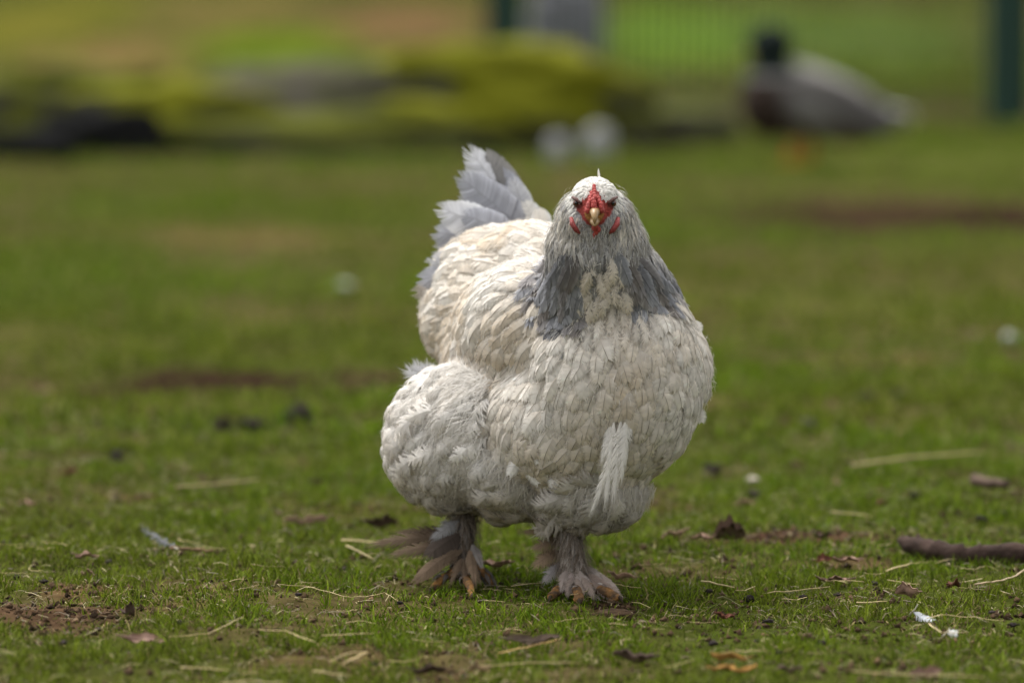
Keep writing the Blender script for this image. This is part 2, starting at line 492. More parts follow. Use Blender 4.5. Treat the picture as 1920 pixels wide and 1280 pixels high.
TPL = {
    'contour': [feather_template(15, p_round, .17, .55, .055, 100 + i, .062) for i in range(10)],
    'hackle': [feather_template(11, p_lance, .13, .5, .07, 200 + i, .06) for i in range(8)],
    'down': [feather_template(24, p_round, .26, .2, .28, 300 + i, .015, 4, 0, (1, .95, .55, 0)) for i in range(10)],
    'tail': [feather_template(40, p_broad, .12, 1.0, .014, 400 + i, .035, 3, .03, (1, 1, .8)) for i in range(6)],
    'plume': [feather_template(46, p_lance, .20, .22, .14, 600 + i, .02, 4, .08, (1, 1, .75, .05)) for i in range(5)],
    'cape': [feather_template(16, lambda t: max(.1, (min(1, t / .3) ** .6) * max(0, 1 - max(0, (t - .45) / .6) ** 2.0)), .14, .7, .035, 700 + i, .06, 3, 0, (1, 1, .65)) for i in range(6)],
    'tiny': [feather_template(4, p_round, .25, .2, .2, 500 + i, .02) for i in range(5)],
}
def unit(a): return a / (np.linalg.norm(a, axis=-1, keepdims=True) + 1e-12)
def place(tpl, root, direc, normal, length, width, lift, bend, cup, base, tip, edge, shaft, shaft_on, tone, rr, twist=0.0, edge_from=.7):
    """many feathers from one template: arrays over n feathers -> verts (n,V,3), cols (n,V,3)"""
    ln = np.linalg.norm(direc, axis=1)
    nrm = unit(normal); d = unit(direc - (direc * nrm).sum(-1, keepdims=True) * nrm)
    cl, sl = np.cos(lift)[:, None], np.sin(lift)[:, None]
    d2 = d * cl + nrm * sl; n2 = nrm * cl - d * sl
    k = (np.maximum(np.abs(bend), 1e-3) * np.where(bend < 0, -1, 1))[:, None]
    pt = lambda t: root + length[:, None] * (d2 * np.sin(k * t) / k - n2 * (1 - np.cos(k * t)) / k)
    ne = n2 * np.cos(k) + d2 * np.sin(k)
    return place_spine(tpl, root, pt(.5), pt(1.0), n2, ne, width, cup, base, tip, edge, shaft, shaft_on, tone, twist, edge_from)
def place_spine(tpl, p0, p1, p2, n0, n2, width, cup, base, tip, edge, shaft, shaft_on, tone, twist=0.0, edge_from=.7):
    X, t, Z = tpl['V'][:, 0], tpl['V'][:, 1], tpl['V'][:, 2]
    l0, l1, l2 = 2 * (t - .5) * (t - 1), -4 * t * (t - 1), 2 * t * (t - .5)
    g0, g1, g2 = 4 * t - 3, -8 * t + 4, 4 * t - 1
    mixp = lambda a, b, c: p0[:, None] * a[None, :, None] + p1[:, None] * b[None, :, None] + p2[:, None] * c[None, :, None]
    sp_, tg = mixp(l0, l1, l2), unit(mixp(g0, g1, g2))
    nn = n0[:, None] * (1 - t)[None, :, None] + n2[:, None] * t[None, :, None]
    nn = unit(nn - (nn * tg).sum(-1, keepdims=True) * tg)
    s = np.cross(tg, nn)
    tw = np.broadcast_to(np.asarray(twist, float), (len(p0),))
    ct, st = np.cos(tw)[:, None, None], np.sin(tw)[:, None, None]
    s, nn = s * ct + nn * st, nn * ct - s * st
    length = np.linalg.norm(p2 - p0, axis=1)[:, None, None]
    x = X[None, :, None] * width[:, None, None] * .5
    z = Z[None, :, None] * length - cup[:, None, None] * (X ** 2)[None, :, None] * width[:, None, None] * .5
    W = sp_ + s * x + nn * z
    T, U, B, S = tpl['T'], tpl['U'], tpl['B'], tpl['S']
    m = sstep(.25, .85, T)[None, :, None]
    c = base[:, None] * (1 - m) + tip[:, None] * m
    e = (sstep(edge_from, edge_from + .25, np.maximum(U / max(U.max(), 1e-6) * 1.15, (T - .86) * 5))[None, :, None]) * .85
    c = c * (1 - e) + edge[:, None] * e
    c = c * B[None, :, None]
    sm = (S * sstep(.45, .62, T))[None, :, None] * shaft_on[:, None, None]
    c = c * (1 - sm) + shaft[:, None] * sm
    c = c * tone[:, None, None]
    c = np.clip(c, 0, .95)
    return W, np.concatenate([c, np.broadcast_to(tpl['A'][None, :, None], c.shape[:2] + (1,))], -1)

class Plumes:
    def __init__(s): s.W, s.C, s.Q = [], [], []
    def add(s, tpl, W, C):
        for i in range(len(W)): s.W.append(W[i]); s.C.append(C[i]); s.Q.append(tpl['Q'])
    def join(s, name):
        off = np.cumsum([0] + [len(w) for w in s.W[:-1]])
        return make_mesh(name, np.concatenate(s.W), np.concatenate([q + o for q, o in zip(s.Q, off)]), None, np.concatenate(s.C))

# ------------------------------------------------------------------ bird bodies: union of solids -> one skin
def union_body(name, mb, voxel, smooth_iter, weight):
    tmp = obj(name + '_tmp', mb.mesh(name))
    m = tmp.modifiers.new('r', 'REMESH'); m.mode = 'VOXEL'; m.voxel_size = voxel
    dg = bpy.context.evaluated_depsgraph_get()
    me = bpy.data.meshes.new_from_object(tmp.evaluated_get(dg))
    bpy.data.objects.remove(tmp)
    n = len(me.vertices)
    co = np.empty(n * 3, np.float32); me.vertices.foreach_get('co', co); co = co.reshape(-1, 3).astype(float)
    ed = np.empty(len(me.edges) * 2, np.int32); me.edges.foreach_get('vertices', ed); ed = ed.reshape(-1, 2)
    deg = np.bincount(ed.ravel(), minlength=n)[:, None]
    w = weight(co)[:, None]
    for _ in range(smooth_iter):
        acc = np.zeros_like(co)
        for ax in range(3):
            acc[:, ax] = np.bincount(ed[:, 0], co[ed[:, 1], ax], n) + np.bincount(ed[:, 1], co[ed[:, 0], ax], n)
        co += w * .6 * (acc / np.maximum(deg, 1) - co)
    me.vertices.foreach_set('co', co.astype(np.float32).ravel())
    me.polygons.foreach_set('use_smooth', np.ones(len(me.polygons), bool))
    me.update()
    for a in list(me.color_attributes): me.color_attributes.remove(a)
    return me, co

# ------------------------------------------------------------------ the hen
YAW = R(28)
BACK = np.array([-math.sin(YAW), math.cos(YAW), 0]); DOWN = np.array([0, 0, -1.0])
RY = rz(YAW)
# (region, px, py, Y, rx, ry, rz, pitch)
BODY = [
    ('breast', 1150, 705, 0.02, .101, .105, .126, 0),
    ('breast', 1140, 590, 0.03, .088, .085, .080, 0),
    ('body', 1040, 690, 0.15, .112, .190, .118, 0),
    ('saddle', 955, 570, 0.25, .076, .145, .085, 12),
    ('saddle', 955, 497, 0.28, .042, .080, .044, 20),
    ('saddle', 1010, 490, 0.20, .050, .090, .042, 8),
    ('saddle', 885, 600, 0.25, .045, .100, .066, 0),
    ('belly', 985, 840, 0.10, .085, .110, .068, 0),
    ('breast', 1070, 790, 0.05, .098, .100, .085, 0),
    ('body', 1005, 625, 0.10, .082, .120, .085, 0),
    ('belly', 925, 800, 0.10, .068, .085, .078, 0),
    ('thigh', 842, 826, 0.13, .053, .080, .066, 0),
    ('thigh', 880, 880, 0.12, .042, .055, .026, 0),
    ('thigh', 1122, 885, 0.03, .052, .060, .052, 0),
    ('thigh', 1080, 925, 0.04, .044, .045, .022, 0),
    ('wing', 905, 630, 0.125, .024, .115, .058, -6),
    ('wing', 1238, 690, 0.10, .030, .110, .070, 0),
    ('neck', 1135, 530, -0.01, .072, .066, .058, 0),
    ('neck', 1119, 470, -0.035, .060, .056, .055, 0),
    ('neck', 1117, 420, -0.048, .046, .045, .045, 0),
    ('head', 1115, 378, -0.062, .0285, .036, .0285, 0),
    ('face', 1114, 399, -0.088, .0140, .0190, .0150, 0),
]
hb = MB()
PRIM = []
for (reg, px, py, Y, a, b, c, pit) in BODY:
    cen = P(px, py, Y); rot = RY @ rx(R(pit)) if reg not in ('head', 'face') else np.eye(3)
    if reg == 'wing' and px < 1000: rot = rz(R(16)) @ rx(R(-12))
    hb.ellipsoid(cen, (a, b, c), rot, 28, 18)
    PRIM.append((reg, cen, np.array([a, b, c]), rot))
def chain(pts, rad):
    """limb: overlapping tapered tube"""
    hb.tube(pts, rad, 10)
    for p, r_ in zip(pts, rad): hb.ellipsoid(p, (r_ * 1.02,) * 3, None, 10, 6)
    for i in range(len(pts) - 1):
        PRIM.append(('leg', (np.asarray(pts[i]) + pts[i + 1]) / 2, np.array([.016, .016, .03]), np.eye(3)))
A0, A1 = P(872, 935, .13), P(868, 1048, .105)          # the hen's right shank, pushing off
B0, B1 = P(1062, 965, .035), P(1078, 1082, .022)       # the left one, planted
chain([A0, (A0 + A1) / 2, A1], [.014, .0115, .012])
chain([B0, (B0 + B1) / 2, B1], [.014, .0125, .014])
TOES = []
for (j, mid, tip, rr_) in [
    (A1, P(842, 1078, .085), G(812, 1101, .005), .0054), (A1, P(874, 1085, .075), G(886, 1116, .005), .0056),
    (A1, P(898, 1070, .085), G(926, 1095, .006), .0058), (A1, P(872, 1068, .14), G(858, 1080, .012), .005),
    (B1, P(1054, 1104, .01), G(1034, 1117, .006), .0060), (B1, P(1080, 1102, -.003), G(1086, 1124, .006), .0064),
    (B1, P(1112, 1104, .0), G(1158, 1119, .006), .0064), (B1, P(1095, 1098, .05), G(1112, 1098, .007), .006)]:
    j, mid, tip = np.asarray(j), np.asarray(mid), np.asarray(tip)
    m2 = (mid * .45 + tip * .55) + np.array([0, 0, .003])
    chain([j, mid, m2, tip], [rr_ * 1.15, rr_, rr_ * 1.02, rr_ * .72])
    for t in np.linspace(.15, .95, 6): hb.ellipsoid(mid * (1 - t) + tip * t + np.array([0, 0, .003 * (1 - t)]) + rng.normal(0, .001, 3), (rr_ * rng.uniform(.8, 1.12),) * 3, None, 8, 6)
    TOES.append((mid, m2, tip, rr_))
HEADC = P(1115, 376, -.062)
wfun = lambda co: np.where(co[:, 2] < .10, .06, np.where(co[:, 2] > HEADC[2] - .05, .12, 1.0))
hme, hco = union_body('hen_body', hb, .0032, 34, wfun)
hno = np.empty(len(hco) * 3, np.float32); hme.vertices.foreach_get('normal', hno); hno = hno.reshape(-1, 3).astype(float)
def region(p):
    """nearest solid for each point"""
    best = np.full(len(p), 1e9); idx = np.zeros(len(p), int)
    for k, (reg, c, r_, rot) in enumerate(PRIM):
        e = np.linalg.norm(((p - c) @ rot) / r_, axis=1)
        if reg == 'leg': e = e + (p[:, 2] > .115) * 3
        m = e < best
        best[m] = e[m]; idx[m] = k
    return np.array([q[0] for q in PRIM])[idx]
def face_mask(p):
    q = p - HEADC
    front = -q[:, 1]
    ax = np.abs(q[:, 0])
    core = (front > .012) & (ax < .0235 - np.clip(q[:, 2] + .004, 0, 1) * 1.1 - np.clip(-.006 - q[:, 2], 0, 1) * .75) & (q[:, 2] < .012) & (q[:, 2] > -.026)
    return core
vreg = region(hco)
vcol = np.tile(np.array([.50, .47, .43]), (len(hco), 1))
vcol[vreg == 'neck'] = (.30, .29, .29)
vcol[vreg == 'head'] = (.62, .59, .54)
low = hco[:, 2] < .11
legm = (vreg == 'leg') & low
vcol[legm] = (.15, .115, .085)
toe_d = np.full(len(hco), 9.0)
for (a, b, c, r_) in TOES:
    for t in np.linspace(0, 1, 9):
        for s, e in ((a, b), (b, c)):
            toe_d = np.minimum(toe_d, np.linalg.norm(hco - (s * (1 - t) + e * t), axis=1) - r_)
toem = (toe_d < .005) & (hco[:, 2] < .045)
nz = sstep(.25, .75, fbm(hco[:, 0] * 170, hco[:, 1] * 170 + hco[:, 2] * 200, 5, 3))[:, None]
vcol[toem] = (np.array([.33, .165, .05]) * nz + np.array([.09, .06, .04]) * (1 - nz))[toem]
fm = face_mask(hco) | (vreg == 'face')
vcol[fm] = (.33, .06, .05)
q = hco - HEADC
for sx_ in (-1, 1):
    ed0 = np.linalg.norm((hco - P(1115 + sx_ * 32, 383, -.084)) / np.array([.008, .012, .0055]), axis=1) < 1
    vcol[ed0] = (.13, .030, .024)
cere = fm & (q[:, 1] < -.036) & (q[:, 2] < -.010)
vcol[cere] = (.36, .17, .055)
set_col(hme, vcol)
hen = empty('hen', (0.03, 0.05, 0))
tag(hen, 'large white hen with grey neck feathers and red comb walking on the grass', 'hen')
hen_loc = np.array([0.03, 0.05, 0])
def hpart(name, me, mat, parent=None):
    """a mesh in world coordinates becomes a part of the hen"""
    o = obj(name, me, mat, parent or hen)
    if parent is None: o.matrix_parent_inverse = Matrix.Translation((-hen_loc[0], -hen_loc[1], 0))
    return o
hpart('body', hme, M_SKIN)

# sample feather roots
tri = []
hme.calc_loop_triangles()
lt = np.empty(len(hme.loop_triangles) * 3, np.int32); hme.loop_triangles.foreach_get('vertices', lt); lt = lt.reshape(-1, 3)
ar = np.linalg.norm(np.cross(hco[lt[:, 1]] - hco[lt[:, 0]], hco[lt[:, 2]] - hco[lt[:, 0]]), axis=1)
NS = 150000
pick = rng.choice(len(lt), NS, p=ar / ar.sum())
uu = rng.random((NS, 2)); fl = uu.sum(1) > 1; uu[fl] = 1 - uu[fl]
w3 = np.stack([1 - uu.sum(1), uu[:, 0], uu[:, 1]], 1)[..., None]
sp = (hco[lt[pick]] * w3).sum(1); sn = unit((hno[lt[pick]] * w3).sum(1))
sreg = region(sp)
NECKBASE = P(1128, 560, .0)[2]
CENTX = P(1120, 560, -.05)[0]
zz, xx = sp[:, 2], sp[:, 0]
# hackle cape reaches lower at the sides than at the throat
side = np.abs(xx - CENTX)
so = xx - CENTX
pz = lambda py: P(1120, py, -.05)[2]
cape_low = np.where(so < 0, pz(505) + (pz(650) - pz(505)) * sstep(.008, .034, -so), pz(505) + (pz(595) - pz(505)) * sstep(.018, .050, so))
cape_low = cape_low + .012 * (vnoise(xx * 70, sp[:, 1] * 70, 8) - .5)
NECKC = P(1125, 520, .0)
ndist = np.hypot(xx - NECKC[0], sp[:, 1] - NECKC[1])
is_neck = ~np.isin(sreg, ['head', 'face', 'leg', 'wing', 'saddle']) & (zz > cape_low + .020) & (ndist < .128) & (xx > P(1022, 540, .0)[0]) & (zz < HEADC[2] + .01)
headm = (sreg == 'head') | ((sreg == 'face')) 
cls = np.where(is_neck, 'neck', np.where(headm, 'head', sreg))
cls = np.where(cls == 'neck', 'neck', cls)
cls[(cls == 'neck') & ~is_neck] = 'breast'
SPC = dict(head=.0030, neck=.0066, breast=.0098, body=.0110, saddle=.0128, wing=.0135, belly=.0088, thigh=.0080, leg=.0058, face=.003)
spc = np.array([SPC[c] for c in cls])
upneck = (cls == 'neck') & (zz > P(1120, 455, -.05)[2])
spc[upneck] = .0048
spc[(cls == 'neck') & (zz < pz(505))] = .0088
spc[(sn[:, 1] > .5)] *= 1.5                         # the far side, only seen from elsewhere
ok = ~(face_mask(sp) | (sreg == 'face'))
ok &= ~((cls == 'leg') & (sp[:, 2] < .018))
sel = []
cell = {}
CS = .02
for i in np.nonzero(ok)[0]:
    p = sp[i]; s = spc[i]
    key = (int(p[0] // CS), int(p[1] // CS), int(p[2] // CS))
    good = True
    for a in (-1, 0, 1):
        for b in (-1, 0, 1):
            for c in (-1, 0, 1):
                for j in cell.get((key[0] + a, key[1] + b, key[2] + c), ()):
                    q_ = sp[j]
                    if (p[0] - q_[0]) ** 2 + (p[1] - q_[1]) ** 2 + (p[2] - q_[2]) ** 2 < (min(s, spc[j])) ** 2:
                        good = False; break
                if not good: break
            if not good: break
        if not good: break
    if good:
        cell.setdefault(key, []).append(i); sel.append(i)
sel = np.array(sel)
fp, fn, fc = sp[sel], sn[sel], cls[sel]
n = len(sel)
flow = np.zeros((n, 3))
FL = dict(head=(0, .75, -.6), neck=DOWN + BACK * .12, breast=DOWN + BACK * .40, body=BACK * .7 + DOWN * .75, saddle=BACK + DOWN * .45,
          wing=BACK * .75 + DOWN * .6, belly=DOWN * .7 + BACK * .6, thigh=DOWN * .9 + BACK * .45, leg=DOWN + BACK * .15)
for k, v in FL.items(): flow[fc == k] = v
flow += rng.normal(0, .20, (n, 3))
fluffy = np.isin(fc, ['thigh', 'belly'])
clump = np.stack([fbm(fp[:, 0] * 26 + 9 * k, fp[:, 2] * 26 + fp[:, 1] * 20, 80 + k, 2) - .5 for k in range(4)], 1)
flow += clump[:, :3] * np.where(fluffy, 1.7, .8)[:, None]
LEN = dict(head=.010, neck=.046, breast=.034, body=.037, saddle=.046, wing=.048, belly=.040, thigh=.040, leg=.020)
WID = dict(head=.0050, neck=.0125, breast=.0235, body=.026, saddle=.031, wing=.032, belly=.026, thigh=.026, leg=.007)
L_ = np.array([LEN[c] for c in fc]) * rng.uniform(.85, 1.2, n)
W_ = np.array([WID[c] for c in fc]) * rng.uniform(.85, 1.2, n)
un = (fc == 'neck') & (fp[:, 2] > P(1120, 455, -.05)[2])
L_[un] *= .55; W_[un] *= .55
lown = (fc == 'neck') & (fp[:, 2] < pz(505)); W_[lown] *= 1.45; L_[lown] *= .9
thr = (fc == 'neck') & (np.abs(fp[:, 0] - CENTX) < .026) & (fn[:, 1] < -.3)
L_[thr] *= .62; W_[thr] *= .75
LIFT = dict(head=.28, neck=.16, breast=.24, body=.20, saddle=.15, wing=.14, belly=.32, thigh=.32, leg=.30)
lift = np.array([LIFT[c] for c in fc]) + rng.normal(0, .05, n)
BEND = dict(head=.4, neck=.22, breast=.46, body=.40, saddle=.36, wing=.34, belly=.62, thigh=.66, leg=.5)
bend = np.array([BEND[c] for c in fc]) + rng.normal(0, .08, n)
cup = rng.uniform(.25, .5, n)
# plumage colours
white = np.array([.86, .815, .745]); cream = np.array([.70, .575, .42]); brown = np.array([.16, .115, .085]); bluegrey = np.array([.37, .372, .395])
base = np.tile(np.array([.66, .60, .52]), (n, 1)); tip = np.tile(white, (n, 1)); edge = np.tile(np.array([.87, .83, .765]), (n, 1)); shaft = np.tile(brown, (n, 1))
stain = fbm(fp[:, 0] * 18 + 5, fp[:, 2] * 18 + fp[:, 1] * 9, 61, 3)
m_st = sstep(.42, .72, stain)[:, None] * np.where(np.isin(fc, ['saddle', 'wing', 'body'])[:, None], .75, .45)
# the yellowish stain down the middle of the breast
ys = P(1180, 690, -.08)
m_y = np.exp(-(((fp[:, 0] - ys[0]) / .030) ** 2 + ((fp[:, 2] - ys[2]) / .055) ** 2))[:, None] * .8 * (fn[:, 1:2] < 0)
m_st = np.maximum(m_st, m_y)
tip = tip * (1 - m_st) + cream * m_st
edge = edge * (1 - m_st * .6) + cream * m_st * .6
son = np.where(np.isin(fc, ['breast', 'body', 'wing', 'saddle']), (rng.random(n) < .8) * rng.uniform(.65, 1, n), (rng.random(n) < .12) * .5)
nk = fc == 'neck'
up = sstep(P(1120, 520, -.05)[2], P(1120, 400, -.05)[2], fp[:, 2])[:, None]      # 1 near the head
throat = (np.exp(-((fp[:, 0] - CENTX) / .022) ** 2) * (fn[:, 1] < -.2))[:, None]
nb = bluegrey * (1 - up) + np.array([.72, .66, .57]) * up
nb = nb * (1 - .45 * throat)
nb = nb * rng.uniform(.45, 1.3, (n, 1))
base[nk] = nb[nk] * .85; tip[nk] = nb[nk]
ed_ = np.array([.60, .60, .63]) * (1 - up) + np.array([.74, .71, .65]) * up
edge[nk] = ed_[nk] * rng.uniform(.8, 1.1, (nk.sum(), 1))
shaft[nk] = (.10, .10, .11); son[nk] = .7
hd = fc == 'head'
tip[hd] = (.86, .84, .79); base[hd] = (.76, .73, .67); edge[hd] = (.88, .86, .82); son[hd] = 0
chin = hd & (fp[:, 2] < HEADC[2] - .014) & (fn[:, 1] < -.3)
tip[chin] = (.56, .545, .52); edge[chin] = (.66, .64, .61)
th = np.isin(fc, ['thigh', 'belly'])
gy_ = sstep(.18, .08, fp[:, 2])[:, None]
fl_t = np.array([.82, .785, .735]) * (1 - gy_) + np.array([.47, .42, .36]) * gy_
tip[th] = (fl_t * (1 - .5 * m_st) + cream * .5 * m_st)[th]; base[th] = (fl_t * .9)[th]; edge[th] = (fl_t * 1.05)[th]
lg = fc == 'leg'
lc = np.where((fp[:, 0] > .01)[:, None], np.array([.40, .35, .31]), np.array([.19, .165, .145])) * rng.uniform(.6, 1.35, (n, 1))
tip[lg] = lc[lg]; base[lg] = lc[lg] * .7; edge[lg] = lc[lg] * 1.1; son[lg] = .4
tone = rng.uniform(.86, 1.08, n)
root = fp - fn * np.where(np.isin(fc, ['head', 'leg']), .0008, .0022)[:, None]
kindof = np.where(np.isin(fc, ['thigh', 'belly']), 'down', np.where(nk | lg, 'hackle', np.where(hd, 'tiny', 'contour')))
bib = (fc == 'breast') & (fp[:, 2] > pz(610)) & (np.abs(fp[:, 0] - CENTX) < .055)
W_[bib] *= .6; L_[bib] *= .9
kindof[bib] = 'down'
mixd = (fc == 'breast') & (fp[:, 2] < .20) & (rng.random(n) < .3)
kindof[mixd] = 'down'
tcam = unit(np.array([0, CAM_Y, CAM_H]) - fp)
facing = (fn * tcam).sum(1)
# each feather's shaft follows the skin under it: half way and at the tip it rides a little above the surface
bvh = BVHTree.FromPolygons([tuple(v) for v in hco], [tuple(t) for t in lt])
def snap(p, nref):
    out, on_ = np.empty_like(p), np.empty_like(p)
    for i in range(len(p)):
        c, nn, _, _ = bvh.find_nearest(Vector(p[i]))
        out[i] = c; on_[i] = nn
    bad = (on_ * nref).sum(1) < 0; on_[bad] = nref[bad]
    return out, on_
tang = lambda d, nn: unit(d - (d * nn).sum(1, keepdims=True) * nn)
d0 = tang(flow, fn)
s1, n1 = snap(fp + d0 * L_[:, None] * .5 + fn * .004, fn)
d1 = tang(flow * .5 + d0 * .8, n1)
s2, n2_ = snap(s1 + d1 * L_[:, None] * .5 + n1 * .004, n1)
RISE = dict(head=.10, neck=.08, breast=.17, body=.15, saddle=.11, wing=.10, belly=.22, thigh=.24, leg=.16)
rise = np.array([RISE[c] for c in fc]) * L_ * rng.uniform(.7, 1.35, n)
rise[fluffy] *= (1.3 + 1.6 * np.clip(clump[:, 3] + .12, 0, 1) + .6 * rng.random(n))[fluffy]
q1 = s1 + n1 * (rise * .85)[:, None]; q2 = s2 + n2_ * rise[:, None]
# the largest, camera facing feathers are parts of their own; the rest is one mass per region
part_name = dict(neck='neck_feather', breast='breast_feather', body='flank_feather', wing='wing_feather', saddle='back_feather', belly='belly_feather', thigh='thigh_feather')
single = np.zeros(n, bool)
for c, k in (('neck', 240), ('breast', 290), ('wing', 110), ('saddle', 110), ('thigh', 110)):
    ids = np.nonzero((fc == c) & (facing > .15))[0]
    single[ids[np.argsort(-(facing[ids] * L_[ids] * W_[ids]))[:k]]] = True
mass = {}
for kd in ('contour', 'hackle', 'down', 'tiny'):
    ids_all = np.nonzero(kindof == kd)[0]
    which = rng.integers(0, len(TPL[kd]), len(ids_all))
    for ti in range(len(TPL[kd])):
        ids = ids_all[which == ti]
        if not len(ids): continue
        tp = TPL[kd][ti]
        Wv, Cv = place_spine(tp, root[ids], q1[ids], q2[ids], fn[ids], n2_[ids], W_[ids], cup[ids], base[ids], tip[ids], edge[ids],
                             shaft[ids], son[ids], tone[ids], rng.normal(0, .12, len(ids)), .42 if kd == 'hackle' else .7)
        for a, i in enumerate(ids):
            if single[i]:
                hpart(part_name[fc[i]], make_mesh(part_name[fc[i]], Wv[a], tp['Q'], None, Cv[a]), M_FEATHER)
            else:
                mass.setdefault(fc[i], Plumes()).add(tp, Wv[a:a + 1], Cv[a:a + 1])
for c, pl in mass.items():
    o = hpart({'neck': 'neck_plumage', 'head': 'head_plumage', 'leg': 'leg_plumage', 'saddle': 'back_plumage'}.get(c, c + '_plumage'), pl.join(c + '_plumage'), M_FEATHER)
    o['kind'] = 'stuff'

# loose down: single barbs standing off the feathers
def fuzz(name, mask, count, ln, out, wid, stand, colr, seed):
    r = np.random.default_rng(seed)
    ids = r.choice(np.nonzero(mask)[0], count)
    p0 = sp[ids] + sn[ids] * (out * r.uniform(.1, 1.0, count))[:, None]
    fl = np.array([FL.get(c, DOWN) for c in cls[ids]], float)
    d = tang(fl + r.normal(0, .35, (count, 3)), sn[ids])
    l = (ln * r.uniform(.5, 1.3, count))[:, None]
    p1 = p0 + (d + sn[ids] * stand) * l * .5; p2 = p1 + (d * 1.0 - sn[ids] * .12 + r.normal(0, .25, (count, 3))) * l * .5
    s_ = unit(np.cross(d, sn[ids]) + r.normal(0, .4, (count, 3))) * wid * .5
    VV = np.stack([p0 - s_, p0 + s_, p1 - s_ * .8, p1 + s_ * .8, p2], 1)
    b = np.arange(count)[:, None] * 5
    c = np.asarray(colr) * r.uniform(.8, 1.1, (count, 1))
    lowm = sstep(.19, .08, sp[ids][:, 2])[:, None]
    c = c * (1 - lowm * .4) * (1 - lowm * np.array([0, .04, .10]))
    o = hpart(name, make_mesh(name, VV.reshape(-1, 3), b + np.array([[0, 1, 3, 2]]), b + np.array([[2, 3, 4]]), np.repeat(c, 5, 0)), M_FEATHER)
    o['kind'] = 'stuff'
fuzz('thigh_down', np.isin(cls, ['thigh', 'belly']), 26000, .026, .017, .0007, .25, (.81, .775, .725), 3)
fuzz('breast_down', np.isin(cls, ['breast', 'body', 'saddle', 'wing']) & (sn[:, 1] < .5), 12000, .012, .007, .0005, .3, (.83, .78, .71), 4)
fuzz('neck_down', (cls == 'neck') & (sn[:, 1] < .5) & (zz > pz(500)), 2200, .012, .004, .0005, .2, (.60, .585, .56), 5)
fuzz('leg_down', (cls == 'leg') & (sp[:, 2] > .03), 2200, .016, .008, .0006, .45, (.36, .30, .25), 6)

# the cape: long hackles fanning over both shoulders, row over row
CAMP = np.array([0, CAM_Y, CAM_H])
def hit(px, py, out):
    d = unit(ray(px, py)); c, nn, _, _ = bvh.ray_cast(Vector(CAMP), Vector(d))
    if c is None:
        c, nn, _, _ = bvh.find_nearest(Vector(P(px, py, .02)))
    return np.array(c) + np.array(nn) * out, np.array(nn)
def fan(ox, oy, x_in, x_out, rows, seed):
    r = np.random.default_rng(seed)
    for k, (yin, yout, cnt) in enumerate(rows):      # tip height at the inner and at the outer end of the row
        for j in range(cnt):
            u = (j + .5) / cnt + r.normal(0, .03)
            tx, ty = x_in[k] + (x_out[k] - x_in[k]) * u + r.normal(0, 3), yin + (yout - yin) * u + r.normal(0, 5)
            dx, dy = tx - ox, ty - oy; dl = math.hypot(dx, dy); dx, dy = dx / dl, dy / dl
            ln = r.uniform(58, 74)
            h0, m0 = hit(tx - dx * ln, ty - dy * ln, .001)
            h1, m1 = hit(tx - dx * ln * .5, ty - dy * ln * .5, .0055)
            h2, m2 = hit(tx, ty, .0075 + .001 * r.random())
            if np.linalg.norm(h2 - h0) > .09: continue
            g = bluegrey * r.uniform(.5, .95) * (np.array([1.0, .93, .86]) if r.random() < .3 else 1)
            if r.random() < .18: g = np.array([.20, .18, .165])
            f = lambda v: np.array([v], float)
            ed = np.minimum(g * 1.55 + .16, .78)
            tp = TPL['cape'][int(r.integers(0, 6))]
            Wv, Cv = place_spine(tp, f(h0), f(h1), f(h2), f(m0), f(m2), f(r.uniform(.018, .024)), f(.35), f(g * .8), f(g), f(ed), f(g * .35), f(.9), f(r.uniform(.9, 1.08)), r.normal(0, .1), .62)
            hpart('neck_feather', make_mesh('neck_feather', Wv[0], tp['Q'], None, Cv[0]), M_FEATHER)
fan(1098, 395, [1090, 1092, 1090, 1086, 1080], [992, 974, 966, 968, 990],
    [(632, 614, 6), (612, 588, 7), (590, 560, 7), (566, 536, 7), (542, 516, 5)], 31)
fan(1128, 390, [1180, 1172, 1166], [1286, 1282, 1266],
    [(566, 610, 6), (550, 584, 7), (532, 556, 6)], 37)

def one_feather(name, kind, a, b, nrm, width, bend, cup, base, tip, edge, shaft=(.1, .1, .1), son=.6, ti=0, tone=1.0, twist=0.0, lift=0.0):
    a, b = np.asarray(a, float), np.asarray(b, float)
    f = lambda v: np.array([v], float)
    tp = TPL[kind][ti % len(TPL[kind])]
    ln = np.linalg.norm(b - a)
    # the bend swings the tip down: aim above so that the tip still lands on b
    W, C = place(tp, f(a), f(b - a), f(nrm), f(ln), f(width), f(lift + bend * .5), f(bend), f(cup), f(base), f(tip), f(edge), f(shaft), f(son), f(tone), rng, f(twist))
    return hpart(name, make_mesh(name, W[0], tp['Q'], None, C[0]), M_FEATHER)
